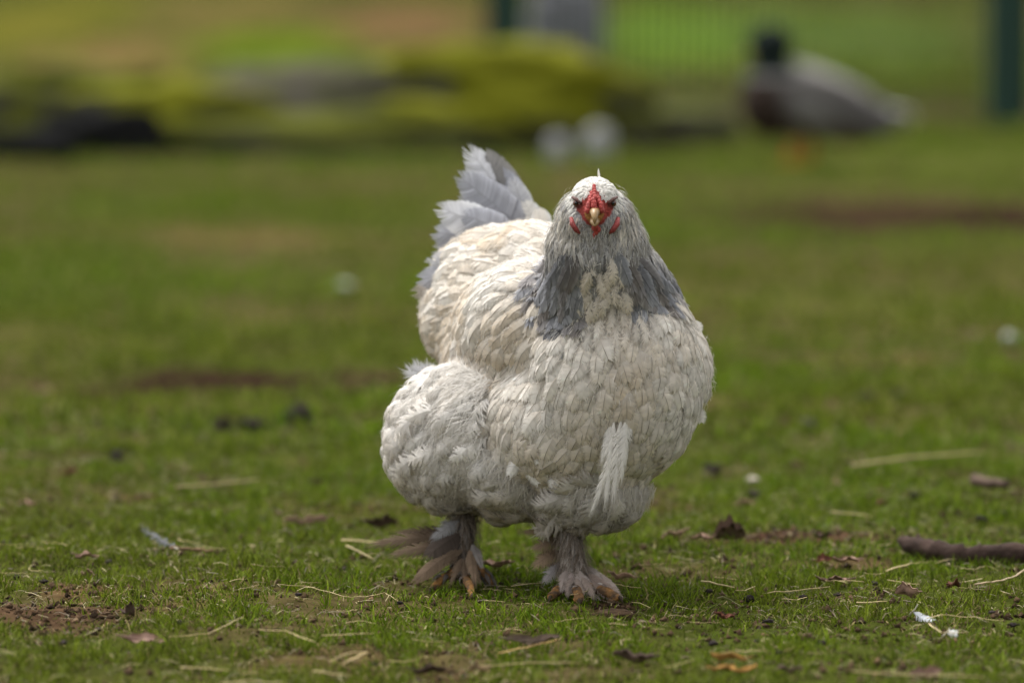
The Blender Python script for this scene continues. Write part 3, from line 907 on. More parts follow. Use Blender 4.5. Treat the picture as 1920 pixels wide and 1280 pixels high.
# tail: root px,py,Y -> tip px,py,Y, width px, bend
gcol, gdark, gpale = np.array([.38, .385, .42]), np.array([.27, .26, .25]), np.array([.60, .60, .62])
TAIL = [
    (985, 425, .35, 882, 286, .37, 76, .5, gpale, 0), (985, 420, .34, 908, 288, .36, 70, .35, gdark, 1), (990, 425, .33, 934, 322, .345, 56, .3, gcol, 2),
    (996, 425, .32, 962, 340, .335, 44, .25, gpale, 3), (985, 430, .34, 876, 330, .355, 70, .5, gcol, 4), (975, 440, .335, 868, 375, .345, 74, .4, gcol, 5),
    (965, 450, .33, 842, 395, .34, 78, .4, gpale, 0), (955, 465, .325, 832, 432, .33, 78, .4, gcol, 1), (945, 480, .32, 826, 462, .325, 76, .4, gcol, 2),
    (940, 500, .315, 822, 500, .32, 76, .35, gpale, 3), (960, 440, .31, 885, 400, .31, 62, .5, gcol, 4), (955, 460, .305, 872, 432, .30, 62, .5, gpale, 5),
    (925, 515, .31, 806, 528, .32, 64, .4, gcol, 1), (915, 530, .31, 795, 545, .31, 60, .45, np.array([.45, .40, .36]), 2), (970, 425, .32, 915, 350, .33, 66, .5, gcol, 3),
    (1010, 430, .31, 985, 378, .31, 44, .4, np.array([.7, .68, .64]), 4), (1020, 440, .30, 1008, 392, .30, 40, .5, np.array([.72, .68, .62]), 5),
]
for i, (x0, y0, Y0, x1, y1, Y1, wpx, bd, cc, ti) in enumerate(TAIL):
    if 4 <= i <= 13: x1 -= 14; Y0 -= .03; Y1 -= .03
    a, b = P(x0, y0, Y0), P(x1, y1, Y1)
    nr = np.array([-.15 - .25 * (i % 3 - 1), -1, .25])
    one_feather('tail_feather', 'tail', a, b, nr, wpx * mpp(Y0), bd, .22, cc * .9, cc, np.minimum(cc * 1.35, .8), (.22, .21, .2), .6, ti, rng.uniform(.9, 1.08), rng.normal(0, .15))
# loose long feathers of the belly front
wht = np.array([.80, .77, .72])
wh2 = np.array([.80, .765, .71])
for k, (x0, y0, x1, y1, w_, b_) in enumerate([(1176, 776, 1150, 868, .020, .35), (1164, 778, 1140, 890, .018, .3), (1152, 782, 1133, 905, .016, .25), (1168, 800, 1126, 921, .015, .3), (1184, 782, 1158, 850, .018, .4), (1146, 790, 1138, 850, .015, .3)]):
    one_feather('belly_feather', 'plume', hit(x0, y0, .002)[0], hit(x1, y1, .010)[0], (.25 - .1 * k, -1, .15), w_, b_, .5, wh2, wh2 * (1 - .02 * k), wh2, son=0, ti=k, twist=.25 - .1 * k)
for (x0, y0, x1, y1, Y) in [(975, 855, 955, 890, -.01), (1040, 880, 1038, 912, -.02), (985, 870, 1010, 905, -.01), (1020, 832, 1010, 868, -.03), (1060, 830, 1050, 862, -.04),
                            (1300, 600, 1312, 618, .05), (1318, 720, 1327, 745, .05), (1310, 760, 1316, 790, .05)]:
    one_feather('breast_feather', 'contour', P(x0, y0, Y), P(x1, y1, Y - .008), (.1, -1, .25), .016, .4, .4, wht, wht, wht, son=0, ti=x0 % 10)
one_feather('head_feather', 'hackle', P(1124, 334, -.055), P(1120, 319, -.05), (.3, -1, .1), .004, -.4, .3, wht, wht, wht, son=0, ti=2)
# thigh tuft sticking up behind the wing
for k in range(9):
    x1 = 762 + k * 9 + rng.normal(0, 4)
    one_feather('thigh_feather', 'down', P(812 + k * 5, 730 + rng.normal(0, 8), .17), P(x1, 684 + abs(k - 2) * 5 + rng.normal(0, 5), .18), (-.2, -1, .4), .022, -.3, .3,
                np.array([.5, .5, .52]), np.array([.62, .62, .64]), np.array([.68, .68, .7]), son=0, ti=k)
# feathered feet
bf, bf2 = np.array([.175, .125, .085]), np.array([.11, .085, .07])
for (x0, y0, Y0, x1, y1, Y1, w, cc, kd) in [
    (852, 1008, .11, 700, 1026, .10, .030, bf, 'plume'), (850, 1020, .10, 735, 1046, .09, .026, bf * 1.15, 'plume'), (850, 1000, .12, 745, 1006, .12, .024, bf * .8, 'plume'),
    (862, 1000, .10, 800, 1046, .08, .026, bf2, 'tail'), (856, 1030, .09, 778, 1090, .06, .018, bf * 1.3, 'tail'), (868, 1030, .09, 800, 1066, .07, .020, bf * 1.1, 'hackle'),
    (862, 975, .11, 812, 1016, .10, .028, np.array([.36, .35, .35]), 'plume'), (880, 1030, .085, 889, 1105, .065, .016, bf * 1.6, 'hackle'), (885, 1020, .09, 902, 1068, .08, .016, np.array([.3, .27, .25]), 'hackle'),
    (1052, 1008, .05, 1002, 1040, .05, .030, bf * 1.7, 'plume'), (1050, 1030, .05, 1004, 1072, .05, .030, bf * 1.9, 'plume'), (1052, 1050, .045, 1022, 1098, .04, .026, np.array([.36, .33, .32]), 'plume'),
    (1046, 1000, .05, 985, 1010, .06, .018, bf * 1.6, 'plume'),
    (1098, 1060, .03, 1132, 1090, .01, .018, np.array([.44, .38, .34]), 'hackle'), (1092, 1075, .02, 1172, 1120, -.01, .020, np.array([.40, .31, .26]), 'tail'),
    (1096, 1068, .03, 1160, 1108, .01, .020, np.array([.46, .38, .33]), 'tail'), (1080, 1075, .01, 1124, 1116, -.015, .020, np.array([.50, .42, .37]), 'hackle'),
    (1070, 1070, .008, 1076, 1116, -.01, .018, np.array([.48, .40, .36]), 'hackle'), (1084, 1068, .008, 1100, 1116, -.012, .018, np.array([.52, .44, .39]), 'hackle'),
    (1062, 1068, .008, 1052, 1112, -.005, .016, np.array([.42, .35, .31]), 'hackle'), (1090, 1080, -.004, 1114, 1118, -.022, .016, np.array([.40, .32, .27]), 'plume'),
    (1072, 1080, -.004, 1064, 1117, -.022, .015, np.array([.36, .29, .25]), 'plume'), (1080, 1082, -.006, 1094, 1120, -.026, .015, np.array([.42, .34, .29]), 'plume'), (1108, 1088, -.002, 1146, 1120, -.018, .016, np.array([.36, .28, .23]), 'plume'),
    (866, 1044, .085, 846, 1090, .062, .013, bf * 1.2, 'plume'), (878, 1044, .085, 900, 1092, .066, .013, bf * 1.3, 'plume'), (870, 1046, .085, 872, 1098, .060, .012, bf * 1.1, 'plume')]:
    one_feather('foot_feather', kd, P(x0, y0, Y0), P(x1, y1, Y1), (.1, -.8, .6), w, .5, .4, cc * .8, cc, cc * 1.2, (.1, .07, .05), .8, int(x1) % 5)
# claws
for (a, b, c, r_) in TOES:
    d = unit(c - b); MB().tube([c - d * .003, c + d * .005 + np.array([0, 0, .001]), c + d * .009 - np.array([0, 0, .004])], [r_ * .5, r_ * .34, .0006], 7, (.075, .055, .04)).build('claw', M_SOIL).parent = hen
for o in list(hen.children):
    if o.name.startswith('claw'): o.matrix_parent_inverse = Matrix.Translation((-hen_loc[0], -hen_loc[1], 0))
# face: eyes, pea comb, beak, wattles
def scatter_lumps(cs, rs, col):
    m = MB()
    for c, r_ in zip(cs, rs): m.ellipsoid(c, (r_ * .9, r_, r_ * 1.05), None, 10, 7, np.asarray(col) * rng.uniform(.8, 1.2))
    return m
for sx_ in (-1, 1):
    e = MB().ellipsoid(P(1115 + sx_ * 33, 381, -.0835), (.0048, .0048, .0048), None, 14, 10, (.10, .035, .015)).mesh('eye')
    eo = hpart('eye', e, M_EYE)
    MB().ellipsoid(P(1115 + sx_ * 34, 381, -.0872), (.0024, .0016, .0024), None, 12, 8, (.004, .004, .004)).build('pupil', M_EYE, eo).matrix_parent_inverse = Matrix.Identity(4)
    # upper lid ridge slanting to the beak
    lid = MB().tube([P(1115 + sx_ * 42, 370, -.078), P(1115 + sx_ * 34, 374, -.0870), P(1115 + sx_ * 25, 382, -.0925)], [.0014, .0021, .0016], 8, (.10, .035, .025))
    hpart('eyelid', lid.mesh('eyelid'), M_COMB)
    wl = MB().tube([P(1115 + sx_ * 44, 408, -.088), P(1115 + sx_ * 42, 420, -.092), P(1115 + sx_ * 34, 432, -.094), P(1115 + sx_ * 28, 438, -.092)], [.0022, .0040, .0036, .0012], 10, (.30, .05, .045), .8)
    hpart('wattle', wl.mesh('wattle'), M_COMB)
cs, rs = [], []
for k in range(9):
    t = k / 8.0
    y_ = 349 + t * 42
    for row in (-1, 0, 1):
        if t < .2 and row: continue
        cs.append(P(1114 + row * (2 + 11 * t) + rng.normal(0, 1), y_ + abs(row) * 3, -.090 - .018 * math.sin(min(1, t * 1.1) * 1.5) + abs(row) * .003)); rs.append(.0026 + .0015 * t)
cs.append(P(1114, 368, -.090)); rs.append(.007); cs.append(P(1114, 384, -.096)); rs.append(.009)
hpart('comb', scatter_lumps(cs, rs, (.44, .065, .055)).mesh('comb'), M_COMB)
bk0, bk1, bk2 = P(1115, 396, -.100), P(1115, 400, -.117), P(1115, 420, -.126)
beak = hpart('beak', MB().tube([bk0, (bk0 + bk1) / 2, bk1, (bk1 * .5 + bk2 * .5) + np.array([0, -.003, 0]), bk2], [.0070, .0060, .0047, .0030, .0007], 12, (.30, .19, .08)).mesh('beak'), M_HORN)
hpart('lower_beak', MB().tube([P(1115, 413, -.098), P(1115, 417, -.112), P(1115, 423, -.120)], [.0065, .0048, .0012], 10, (.34, .22, .10)).mesh('lower_beak'), M_HORN)
for sx_ in (-1, 1):
    hpart('nostril', MB().ellipsoid(P(1115 + sx_ * 7, 402, -.1125), (.0011, .0016, .0008), None, 8, 6, (.02, .012, .01)).mesh('nostril'), M_HORN)
hpart('throat_skin', scatter_lumps([P(1115 + rng.normal(0, 4), 424 + k * 3.2, -.098 + k * .0012) for k in range(7)], [.0042 - k * .0003 for k in range(7)], (.40, .06, .045)).mesh('throat_skin'), M_COMB)

# ------------------------------------------------------------------ the duck
dk = empty('duck', tuple(G(1500, 300)))
tag(dk, 'dark-headed drake with brown breast and grey back standing before the fence', 'duck')
DY = G(1500, 302)[1]
dloc = Vector(dk.location)
def dpart(name, me, mat, parent=None):
    o = obj(name, me, mat, parent or dk)
    o.matrix_parent_inverse = Matrix.Translation(-dloc) if parent is None else Matrix.Identity(4)
    return o
db = MB()
km = mpp(DY)
tilt = ry(R(16))
db.ellipsoid(P(1528, 198, DY), (145 * km, 76 * km, 62 * km), tilt, 28, 18)
db.ellipsoid(P(1448, 190, DY - .02), (64 * km, 64 * km, 72 * km), None, 24, 16)
db.ellipsoid(P(1620, 214, DY + .02), (74 * km, 46 * km, 34 * km), tilt, 20, 14)
db.tube([P(1450, 150, DY - .02), P(1446, 120, DY - .02), P(1446, 95, DY - .02)], [46 * km, 36 * km, 32 * km], 14)
db.ellipsoid(P(1445, 86, DY - .02), (45 * km, 36 * km, 41 * km), None, 20, 14)
for lx, ly in ((1486, -.03), (1516, .04)):
    l0, l1 = P(lx, 250, DY + ly), P(lx + 2, 302, DY + ly)
    db.tube([l0, (l0 + l1) / 2, l1], [.016, .012, .011], 10)
    for a in (-.5, 0, .5):
        db.tube([l1, l1 + np.array([-.060 * math.cos(a), .060 * math.sin(a), -.004])], [.011, .006], 8)
dme, dco = union_body('duck_body', db, .006, 8, lambda c: np.where(c[:, 2] < .12, .1, 1.0))
hz = P(1446, 138, DY)[2]; bx0 = P(1462, 180, DY)[0]; lz = P(1500, 262, DY)[2]
dc = np.tile(np.array([.19, .18, .175]), (len(dco), 1))
br = 1 - sstep(bx0 - .03, bx0 + .05, dco[:, 0] + (dco[:, 2] - .2) * .25)
dc = dc * (1 - br[:, None]) + np.array([.034, .022, .017]) * br[:, None]
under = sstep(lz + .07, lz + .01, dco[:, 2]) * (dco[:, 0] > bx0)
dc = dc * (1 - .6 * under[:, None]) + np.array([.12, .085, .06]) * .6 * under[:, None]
ring = (dco[:, 2] > hz - .012) & (dco[:, 2] < hz); dc[ring] = (.18, .18, .17)
dc[dco[:, 2] >= hz] = (.006, .012, .010)
dc[dco[:, 2] < lz - .004] = (.55, .16, .03)
set_col(dme, dc)
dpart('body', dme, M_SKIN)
for sd in (-1, 1):
    w = MB()
    wc, wr = P(1578, 190, DY + sd * .078), ry(R(23)) @ rz(R(-4 * sd))
    w.ellipsoid(wc, (112 * km, .028, 34 * km), wr, 24, 14, (.13, .12, .115))
    wo = dpart('wing', w.mesh('wing'), M_SKIN)
    MB().ellipsoid(P(1590, 217, DY + sd * .090), (88 * km, .022, 15 * km), ry(R(23)), 20, 10, (.085, .078, .078)).build('flight_feathers', M_SKIN, wo)
dpart('back', MB().ellipsoid(P(1562, 160, DY), (100 * km, .070, 20 * km), ry(R(24)), 24, 14, (.30, .285, .27)).mesh('back'), M_SKIN)
for k in range(5):
    a = (k - 2) * .16
    t0, t1 = P(1640, 208, DY + .02), P(1706, 212 + k * 5, DY + .02 + (k - 2) * .03)
    m = MB().tube([t0, t0 * .45 + t1 * .55, t1], [.022, .034, .020], 10, (.62, .61, .60), .3)
    dpart('tail_feather', m.mesh('tail_feather'), M_SKIN)
dpart('bill', MB().tube([P(1424, 96, DY - .02), P(1404, 104, DY - .02), P(1388, 112, DY - .02)], [.020, .017, .011], 12, (.30, .24, .05), .55).mesh('bill'), M_HORN)
for sd in (-1, 1):
    dpart('eye', MB().ellipsoid(P(1436, 84, DY - .02 + sd * .036), (.006, .004, .006), None, 10, 8, (.01, .008, .006)).mesh('eye'), M_EYE)

# ------------------------------------------------------------------ boulders at the back
MOSS_Y, MOSS_O, MOSS_D = (.135, .138, .008), (.085, .092, .012), (.05, .055, .012)
M_MOSSY = mat_moss('mossy_rock_yellow', (.09, .085, .06), MOSS_Y, .55)
M_MOSSO = mat_moss('mossy_rock_olive', (.10, .095, .07), MOSS_O, .7)
M_GREYR = mat_moss('grey_rock', (.105, .095, .072), (.075, .085, .02), 1.45)
M_SHADOWR = mat_moss('shadow_black_rock', (.010, .010, .010), (.015, .016, .010), 1.9)  # near-black: the shadow under the rock overhang is put into the colour
M_PALER = mat_moss('pale_stone', (.34, .34, .33), (.3, .3, .28), 1.9)
M_BLUEG = mat_moss('blue_grey_stone', (.21, .21, .23), (.16, .17, .15), 1.8)
def boulder(name, label, px, py_base, py_top, wpx, mat, seed, depth=.7, Y=None, group=None, cat='boulder', rough=.22, back=0.0):
    g = G(px, py_base) if Y is None else P(px, py_base, Y)
    Yc = g[1] + back
    k = mpp(Yc)
    hx = wpx * .5 * k; hgt = (py_base - py_top) * k; hy = hx * depth
    bm = bmesh.new(); bmesh.ops.create_icosphere(bm, subdivisions=4, radius=1)
    me = bpy.data.meshes.new(name); bm.to_mesh(me); bm.free()
    n_ = len(me.vertices); c = np.empty(n_ * 3, np.float32); me.vertices.foreach_get('co', c); c = c.reshape(-1, 3).astype(float)
    off = seed * 7.3
    d = (fbm(c[:, 0] * 1.6 + off, c[:, 1] * 1.6 + c[:, 2] * 2.1, seed, 4) - .5) * 2 * rough * 2
    sup = np.sign(c) * np.abs(c) ** .8
    c = sup * (1 + d[:, None])
    # stand on a flattened underside
    c[:, 2] = np.maximum(c[:, 2], -.72)
    c = c * np.array([hx / 1.05, hy, hgt / 1.7])
    me.vertices.foreach_set('co', c.astype(np.float32).ravel())
    me.polygons.foreach_set('use_smooth', np.ones(len(me.polygons), bool)); me.update()
    o = obj(name, me, mat)
    o.location = (g[0], Yc + hy * .6, float(ground_h(g[0], Yc)) + hgt / 1.7 * .66)
    return tag(o, label, cat, group)
boulder('boulder', 'wide yellow-mossed boulder in front of the fence post', 960, 272, 84, 520, M_MOSSY, 3, .45)
boulder('boulder', 'yellow-mossed boulder leaning on the shadow-black rock', 330, 280, 150, 400, M_MOSSY, 5, .5)
boulder('boulder', 'long grey boulder with bare stone face between two mossy ones', 590, 274, 112, 460, M_GREYR, 8, .45)
boulder('boulder', 'low rock coloured black as overhang shadow at the left end of the boulders', 205, 290, 196, 250, M_SHADOWR, 11, .35)
boulder('boulder', 'low olive-mossed stone under the long grey boulder', 590, 284, 214, 700, M_MOSSO, 14, .2)
boulder('boulder', 'flat shadow-black stone lying at the far left end of the rocks', 30, 304, 246, 230, M_SHADOWR, 17, .4)
boulder('boulder', 'flat grey-brown stone between mossy boulder and duck', 1270, 266, 200, 260, M_GREYR, 19, .5)
boulder('boulder', 'olive-mossed hump behind the shadow-black rock', 130, 262, 120, 420, M_MOSSO, 37, .5)
boulder('boulder', 'round olive-mossed stone at the foot of the wide mossy boulder', 830, 282, 190, 300, M_MOSSY, 41, .35)
boulder('boulder', 'small dark-olive stone squeezed beside the wide mossy boulder', 1150, 270, 180, 190, M_MOSSO, 43, .5)
boulder('pale_stone', 'small white stone, the bigger of the two by the mossy boulder', 1122, 292, 232, 60, M_PALER, 23, .8, cat='stone', rough=.12)
boulder('pale_stone', 'small white stone, the smaller of the two by the mossy boulder', 1045, 302, 252, 44, M_PALER, 29, .8, cat='stone', rough=.12)
boulder('stone_block', 'upright blue-grey stone block beside the green fence post', 1062, 160, -60, 150, M_BLUEG, 31, .6, cat='stone', rough=.10)

# ------------------------------------------------------------------ the wire fence
GREEN = np.array([.008, .040, .026])
gp0 = np.array([P(945, 170, 12.7)[0], 12.7]); gp1 = np.array([P(1888, 225, 10.9)[0], 10.9]); gp2 = gp1 + (gp1 - gp0)
FH = 1.5
def fence_panel(a, b, label):
    e = empty('wire_fence', (*a, float(ground_h(*a)))); tag(e, label, 'fence', 'wire panels of the green fence')
    L_f = np.linalg.norm(b - a); d = (b - a) / L_f
    z0 = float(ground_h(*a))
    wire_v = MB().tube([(0, 0, 0), (0, 0, FH - .1)], .0045, 5, GREEN).mesh('upright_wire')
    wire_h = MB().tube([(0, 0, 0), (d[0] * (L_f - .12), d[1] * (L_f - .12), 0)], .0035, 5, GREEN).mesh('cross_wire')
    for k in range(1, int(L_f / .05)):
        o = obj('upright_wire', wire_v, M_PAINT, e); o.location = (d[0] * .05 * k, d[1] * .05 * k, .04)
    for k in range(8):
        o = obj('cross_wire', wire_h, M_PAINT, e); o.location = (d[0] * .06, d[1] * .06 + .006, .05 + k * .19)
    return e
fence_panel(gp0, gp1, 'green welded wire fence panel standing behind the duck')
fence_panel(gp1, gp2, 'green welded wire fence panel beyond the post by the duck')
def fence_post(p, w, label):
    z0 = float(ground_h(*p)); e = empty('fence_post', (*p, z0)); tag(e, label, 'fence post', 'green fence posts')
    bm = bmesh.new(); bmesh.ops.create_cube(bm, size=1)
    bmesh.ops.scale(bm, vec=(w, w, FH + .15), verts=bm.verts); bmesh.ops.translate(bm, vec=(0, 0, (FH + .15) / 2 - .1), verts=bm.verts)
    bmesh.ops.bevel(bm, geom=bm.edges[:], offset=.008, segments=2, affect='EDGES')
    me = bpy.data.meshes.new('post'); bm.to_mesh(me); bm.free(); set_col(me, np.tile(GREEN, (len(me.vertices), 1))); obj('post', me, M_PAINT, e)
    MB().ellipsoid((0, 0, FH + .05), (w * .6, w * .6, .03), None, 16, 8, GREEN).build('cap', M_PAINT, e)
    return e
fence_post(gp0, .125, 'dark green fence post rising behind the wide mossy boulder')
fence_post(gp1, .125, 'dark green fence post standing past the tail of the duck')

# ------------------------------------------------------------------ litter on the grass
ZT = .012                                           # top of the pressed-down grass
def on(px, py, z=ZT):
    g = G(px, py, z); g[2] = float(ground_h(g[0], g[1])) + z
    return g
def leaf(label, px, py, lpx, wpx, ang, col, curl=.5, seed=0, group=None, stand=.25, name='dead_leaf', cat='leaf'):
    """a dry curled leaf: blade with midrib and stalk, real thickness"""
    r = np.random.default_rng(seed + 900)
    g = on(px, py, .011); k = mpp(g[1])
    L_l, W_l = lpx * k, max(wpx * k * 1.6, .012)
    nu, nv = 13, 7
    V, C = [], []
    for i in range(nu):
        t = i / (nu - 1)
        w = W_l * .5 * (math.sin(math.pi * min(1, t * .93 + .05)) ** .75) * (1 + .18 * math.sin(t * 19 + seed))
        for j in range(nv):
            v = j / (nv - 1) * 2 - 1
            x = (t - .5) * L_l; y = v * w
            z = curl * abs(v) ** 1.6 * w * 1.1 + curl * L_l * .28 * (t - .5) ** 2 * 2 + math.sin(t * 8 + seed) * .0022 + r.normal(0, .0008)
            V.append((x, y * (1 - .35 * curl), z)); C.append(np.asarray(col) * (.75 + .35 * abs(v)) * r.uniform(.85, 1.15))
    V = np.array(V); top = V.copy(); bot = V - np.array([0, 0, .0009])
    q = [(i * nv + j, (i + 1) * nv + j, (i + 1) * nv + j + 1, i * nv + j + 1) for i in range(nu - 1) for j in range(nv - 1)]
    n0 = nu * nv
    qb = [(n0 + a, n0 + d, n0 + c, n0 + b) for (a, b, c, d) in q]
    rim = [i * nv for i in range(nu)] + [(nu - 1) * nv + j for j in range(1, nv)] + [i * nv + nv - 1 for i in range(nu - 2, -1, -1)] + [j for j in range(nv - 2, 0, -1)]
    qr = [(rim[a], rim[(a + 1) % len(rim)], n0 + rim[(a + 1) % len(rim)], n0 + rim[a]) for a in range(len(rim))]
    rot = rz(R(ang)) @ rx(stand * (1 if seed % 2 else -1) + .3) @ ry(r.normal(0, .12))
    e = empty(name, tuple(g)); tag(e, label, cat, group)
    m = MB().add(np.concatenate([top, bot]) @ rot.T, q + qb + qr, None, np.array(C + C)); m.build('blade', M_LEAF, e)
    rib = [np.array([(t - .5) * L_l * (1.0 if t < .99 else 1), 0, curl * L_l * .28 * (t - .5) ** 2 * 2 + .0008]) @ rot.T for t in np.linspace(-.16, .92, 9)]
    MB().tube(rib, np.linspace(.0011, .0004, 9), 5, np.asarray(col) * .6).build('stalk', M_LEAF, e)
    return e
def straw(label, pts, wpx, col, z=ZT + .003, group=None, name='straw', cat='straw', arc=0.0):
    k = [on(px, py, z + (0 if isinstance(arc, float) and arc == 0 else arc * math.sin(math.pi * i / (len(pts) - 1)))) for i, (px, py) in enumerate(pts)]
    g = k[0].copy()
    # resample with slight waver
    P_ = []
    for a, b in zip(k[:-1], k[1:]):
        for t in np.linspace(0, 1, 5)[:-1]: P_.append(a * (1 - t) + b * t + rng.normal(0, .0004, 3))
    P_.append(k[-1])
    rad = wpx * .5 * mpp(g[1])
    w = np.linspace(1, .6, len(P_)) * rad
    me = MB().tube([p - g for p in P_], w, 6, np.asarray(col), .5).mesh(name)
    o = obj(name, me, M_STRAW); o.location = g
    return tag(o, label, cat, group)
def clod(label, px, py, spx, col, seed, group=None, flat=.7, name='dirt_clod', cat='clod', amp=1.3):
    g = on(px, py, .006); k = mpp(g[1])
    bm = bmesh.new(); bmesh.ops.create_icosphere(bm, subdivisions=3, radius=1)
    me = bpy.data.meshes.new(name); bm.to_mesh(me); bm.free()
    n_ = len(me.vertices); c = np.empty(n_ * 3, np.float32); me.vertices.foreach_get('co', c); c = c.reshape(-1, 3).astype(float)
    d = (fbm(c[:, 0] * 2.2 + seed * 3.1, c[:, 1] * 2.2 + c[:, 2] * 2.7, seed + 5, 4) - .5) * amp
    r_ = max(spx * .5 * k, .004)
    c = c * (1 + d[:, None]) * np.array([r_, r_ * .9, r_ * flat])
    me.vertices.foreach_set('co', c.astype(np.float32).ravel()); me.polygons.foreach_set('use_smooth', np.ones(len(me.polygons), bool)); me.update()
    c_ = c; set_col(me, np.tile(np.asarray(col), (n_, 1)) * (.7 + .6 * vnoise(c[:, 0] * 500, c[:, 1] * 500 + c[:, 2] * 400, seed))[:, None])
    o = obj(name, me, M_SOIL); o.location = g + np.array([0, 0, r_ * .35])
    return tag(o, label, cat, group)
PINK, TAN, RUST, DKB, ORG = np.array([.36, .23, .175]), np.array([.34, .24, .14]), np.array([.12, .045, .028]), np.array([.07, .045, .032]), np.array([.42, .22, .06])
leaf('pinkish curled dead leaf lying behind the lifted foot', 570, 972, 84, 16, 172, PINK, .7, 1)
leaf('dark brown crumpled dead leaf behind the lifted foot', 716, 986, 62, 22, 10, DKB * 1.1, .9, 2, stand=.5)
leaf('flat pinkish brown dead leaf with a long thin stalk in the foreground', 268, 1206, 80, 18, 8, PINK * .95, .4, 3)
leaf('small pink-brown leaf on the grass, upper of two together', 163, 1052, 46, 14, 20, PINK, .4, 4)
leaf('small pink-brown leaf on the grass, lower of two together', 165, 1079, 34, 14, 160, PINK * .8, .4, 5)
leaf('dark curled leaf standing on edge beside the bare soil', 246, 1158, 36, 24, 60, DKB * 1.3, .9, 6, stand=.8)
leaf('brown dead leaf resting on straw below the planted foot', 1000, 1200, 100, 18, 5, np.array([.16, .115, .085]), .6, 7)
leaf('folded brown leaf with a pale underside below the planted foot', 1185, 1228, 78, 22, 172, np.array([.13, .09, .07]), .8, 8)
leaf('small tan leaf lying by the foreground straw', 897, 1250, 40, 16, 160, TAN, .6, 9)
leaf('dark crumpled leaf lying by the foreground straw', 806, 1252, 64, 16, 12, DKB * 1.2, .8, 10)
leaf('orange-brown dry leaf, upper one of a touching pair', 1366, 1245, 70, 14, 168, ORG, .5, 11)
leaf('orange-brown dry leaf, lower one of a touching pair', 1378, 1262, 84, 16, 6, ORG * 1.05, .4, 12)
leaf('mauve-brown leaf at the lower edge with straw beside it', 1735, 1268, 64, 22, 20, PINK * .8, .7, 13)
leaf('brown leaf at the lower edge near the orange leaves', 1478, 1272, 46, 16, 170, np.array([.16, .11, .085]), .6, 14)
leaf('pale pink leaf lying beside the dark red leaf', 1700, 1116, 46, 26, 150, PINK * 1.15, .3, 15, stand=.6)
leaf('small dark red leaf standing in the grass near a curved straw', 1788, 1105, 26, 18, 40, RUST, .5, 16, stand=.7)
leaf('rust brown leaf beside a pink leaf below the branch', 1545, 1051, 32, 14, 10, RUST * 1.3, .6, 17)
leaf('rounded pink leaf beside the rust leaf below the branch', 1586, 1053, 50, 18, 175, PINK * 1.05, .3, 18)
leaf('pale pink leaf lying on the grass behind the planted foot', 1163, 1072, 52, 14, 172, PINK * 1.3, .3, 19)
leaf('pink-brown leaf lying right behind the lifted foot toes', 928, 1066, 62, 24, 160, PINK * 1.05, .4, 20)
leaf('flat pinkish leaf scrap at the edge of the bare soil strip', 1263, 1016, 50, 12, 175, PINK * 1.1, .3, 21)
leaf('tilted pinkish leaf scrap next to the rolled dark leaf', 1318, 1019, 40, 14, 160, PINK * 1.05, .4, 22)
leaf('rolled dark brown leaf with a black hollow end on bare soil', 1368, 1018, 62, 34, 8, np.array([.15, .10, .075]), 1.3, 23, stand=.1)
leaf('brown leaf lying among straw on the bare soil', 1562, 1088, 66, 14, 170, np.array([.24, .15, .11]), .4, 24)
leaf('small mauve leaf in the open grass below the white feather', 1510, 1198, 30, 10, 165, PINK * .85, .4, 25)
leaf('reddish brown leaf near the dirt clod below the hen', 1360, 1155, 34, 12, 10, RUST * 1.6, .5, 26)
leaf('pale blurred leaf in the grass under the duck', 1625, 482, 46, 14, 170, PINK * 1.5, .4, 27)
leaf('pale leaf in the grass near the left bare soil', 50, 942, 34, 14, 170, PINK * 1.1, .4, 28)
leaf('brown blurred leaf lying behind the rump of the hen', 600, 900, 40, 14, 12, np.array([.10, .06, .04]), .6, 29)
ST = np.array([.50, .39, .19])
straw('thin bent straw stalk crossing the grass below the lifted foot', [(522, 1108), (578, 1104), (660, 1125), (722, 1112), (742, 1126)], 2.6, ST)
straw('flat yellow straw lying behind the long brown foot feather', [(640, 1006), (690, 1010), (745, 1016)], 9, ST * .9)
straw('short straw under the tip of the long brown foot feather', [(650, 1016), (700, 1046)], 5, ST * .8)
straw('pale straw running from the flat foreground leaf', [(318, 1198), (390, 1192), (456, 1179)], 3.2, ST)
straw('curved pale straw beside the straight one below the lifted foot', [(484, 1191), (535, 1193), (592, 1210)], 4, ST * 1.1)
straw('straight pale straw below the curved one', [(604, 1199), (700, 1196)], 4, ST * 1.15)
straw('pale straw lying on the foreground grass near the lower edge', [(338, 1240), (385, 1243), (430, 1247)], 5, ST * 1.1)
straw('thick yellow straw cut off by the lower edge of the lawn', [(415, 1276), (470, 1272), (528, 1277)], 8, ST * 1.05)
straw('pale straw next to the thick yellow one', [(588, 1249), (656, 1256)], 6, ST)
straw('sharply bent pale straw loop in the foreground', [(626, 1229), (660, 1220), (688, 1216), (650, 1232), (642, 1240)], 4.5, ST * 1.1, arc=.006)
straw('orange-tinted straw lying along the brown leaf below the planted foot', [(936, 1216), (985, 1204), (1045, 1196)], 4.5, ST * np.array([1, .8, .6]))
straw('long thin straw in the foreground under the brown leaf', [(905, 1238), (990, 1232), (1092, 1238)], 4, ST * 1.05)
straw('broad blurred yellow straw lying far back by the wood chip', [(1600, 870), (1700, 864), (1842, 855)], 12, ST * .85, z=.02)
straw('short yellow straw pointing at the branch', [(1662, 1066), (1710, 1052)], 5, ST)
straw('straw lying along the bare soil near the planted foot', [(1316, 1087), (1376, 1096)], 7, ST * .9)
straw('long thin straw stretched below the bare soil', [(1440, 1104), (1500, 1102), (1556, 1099)], 4, ST * .95)
straw('stack-like short straw below the brown soil leaf', [(1606, 1130), (1664, 1130)], 7, ST * .9)
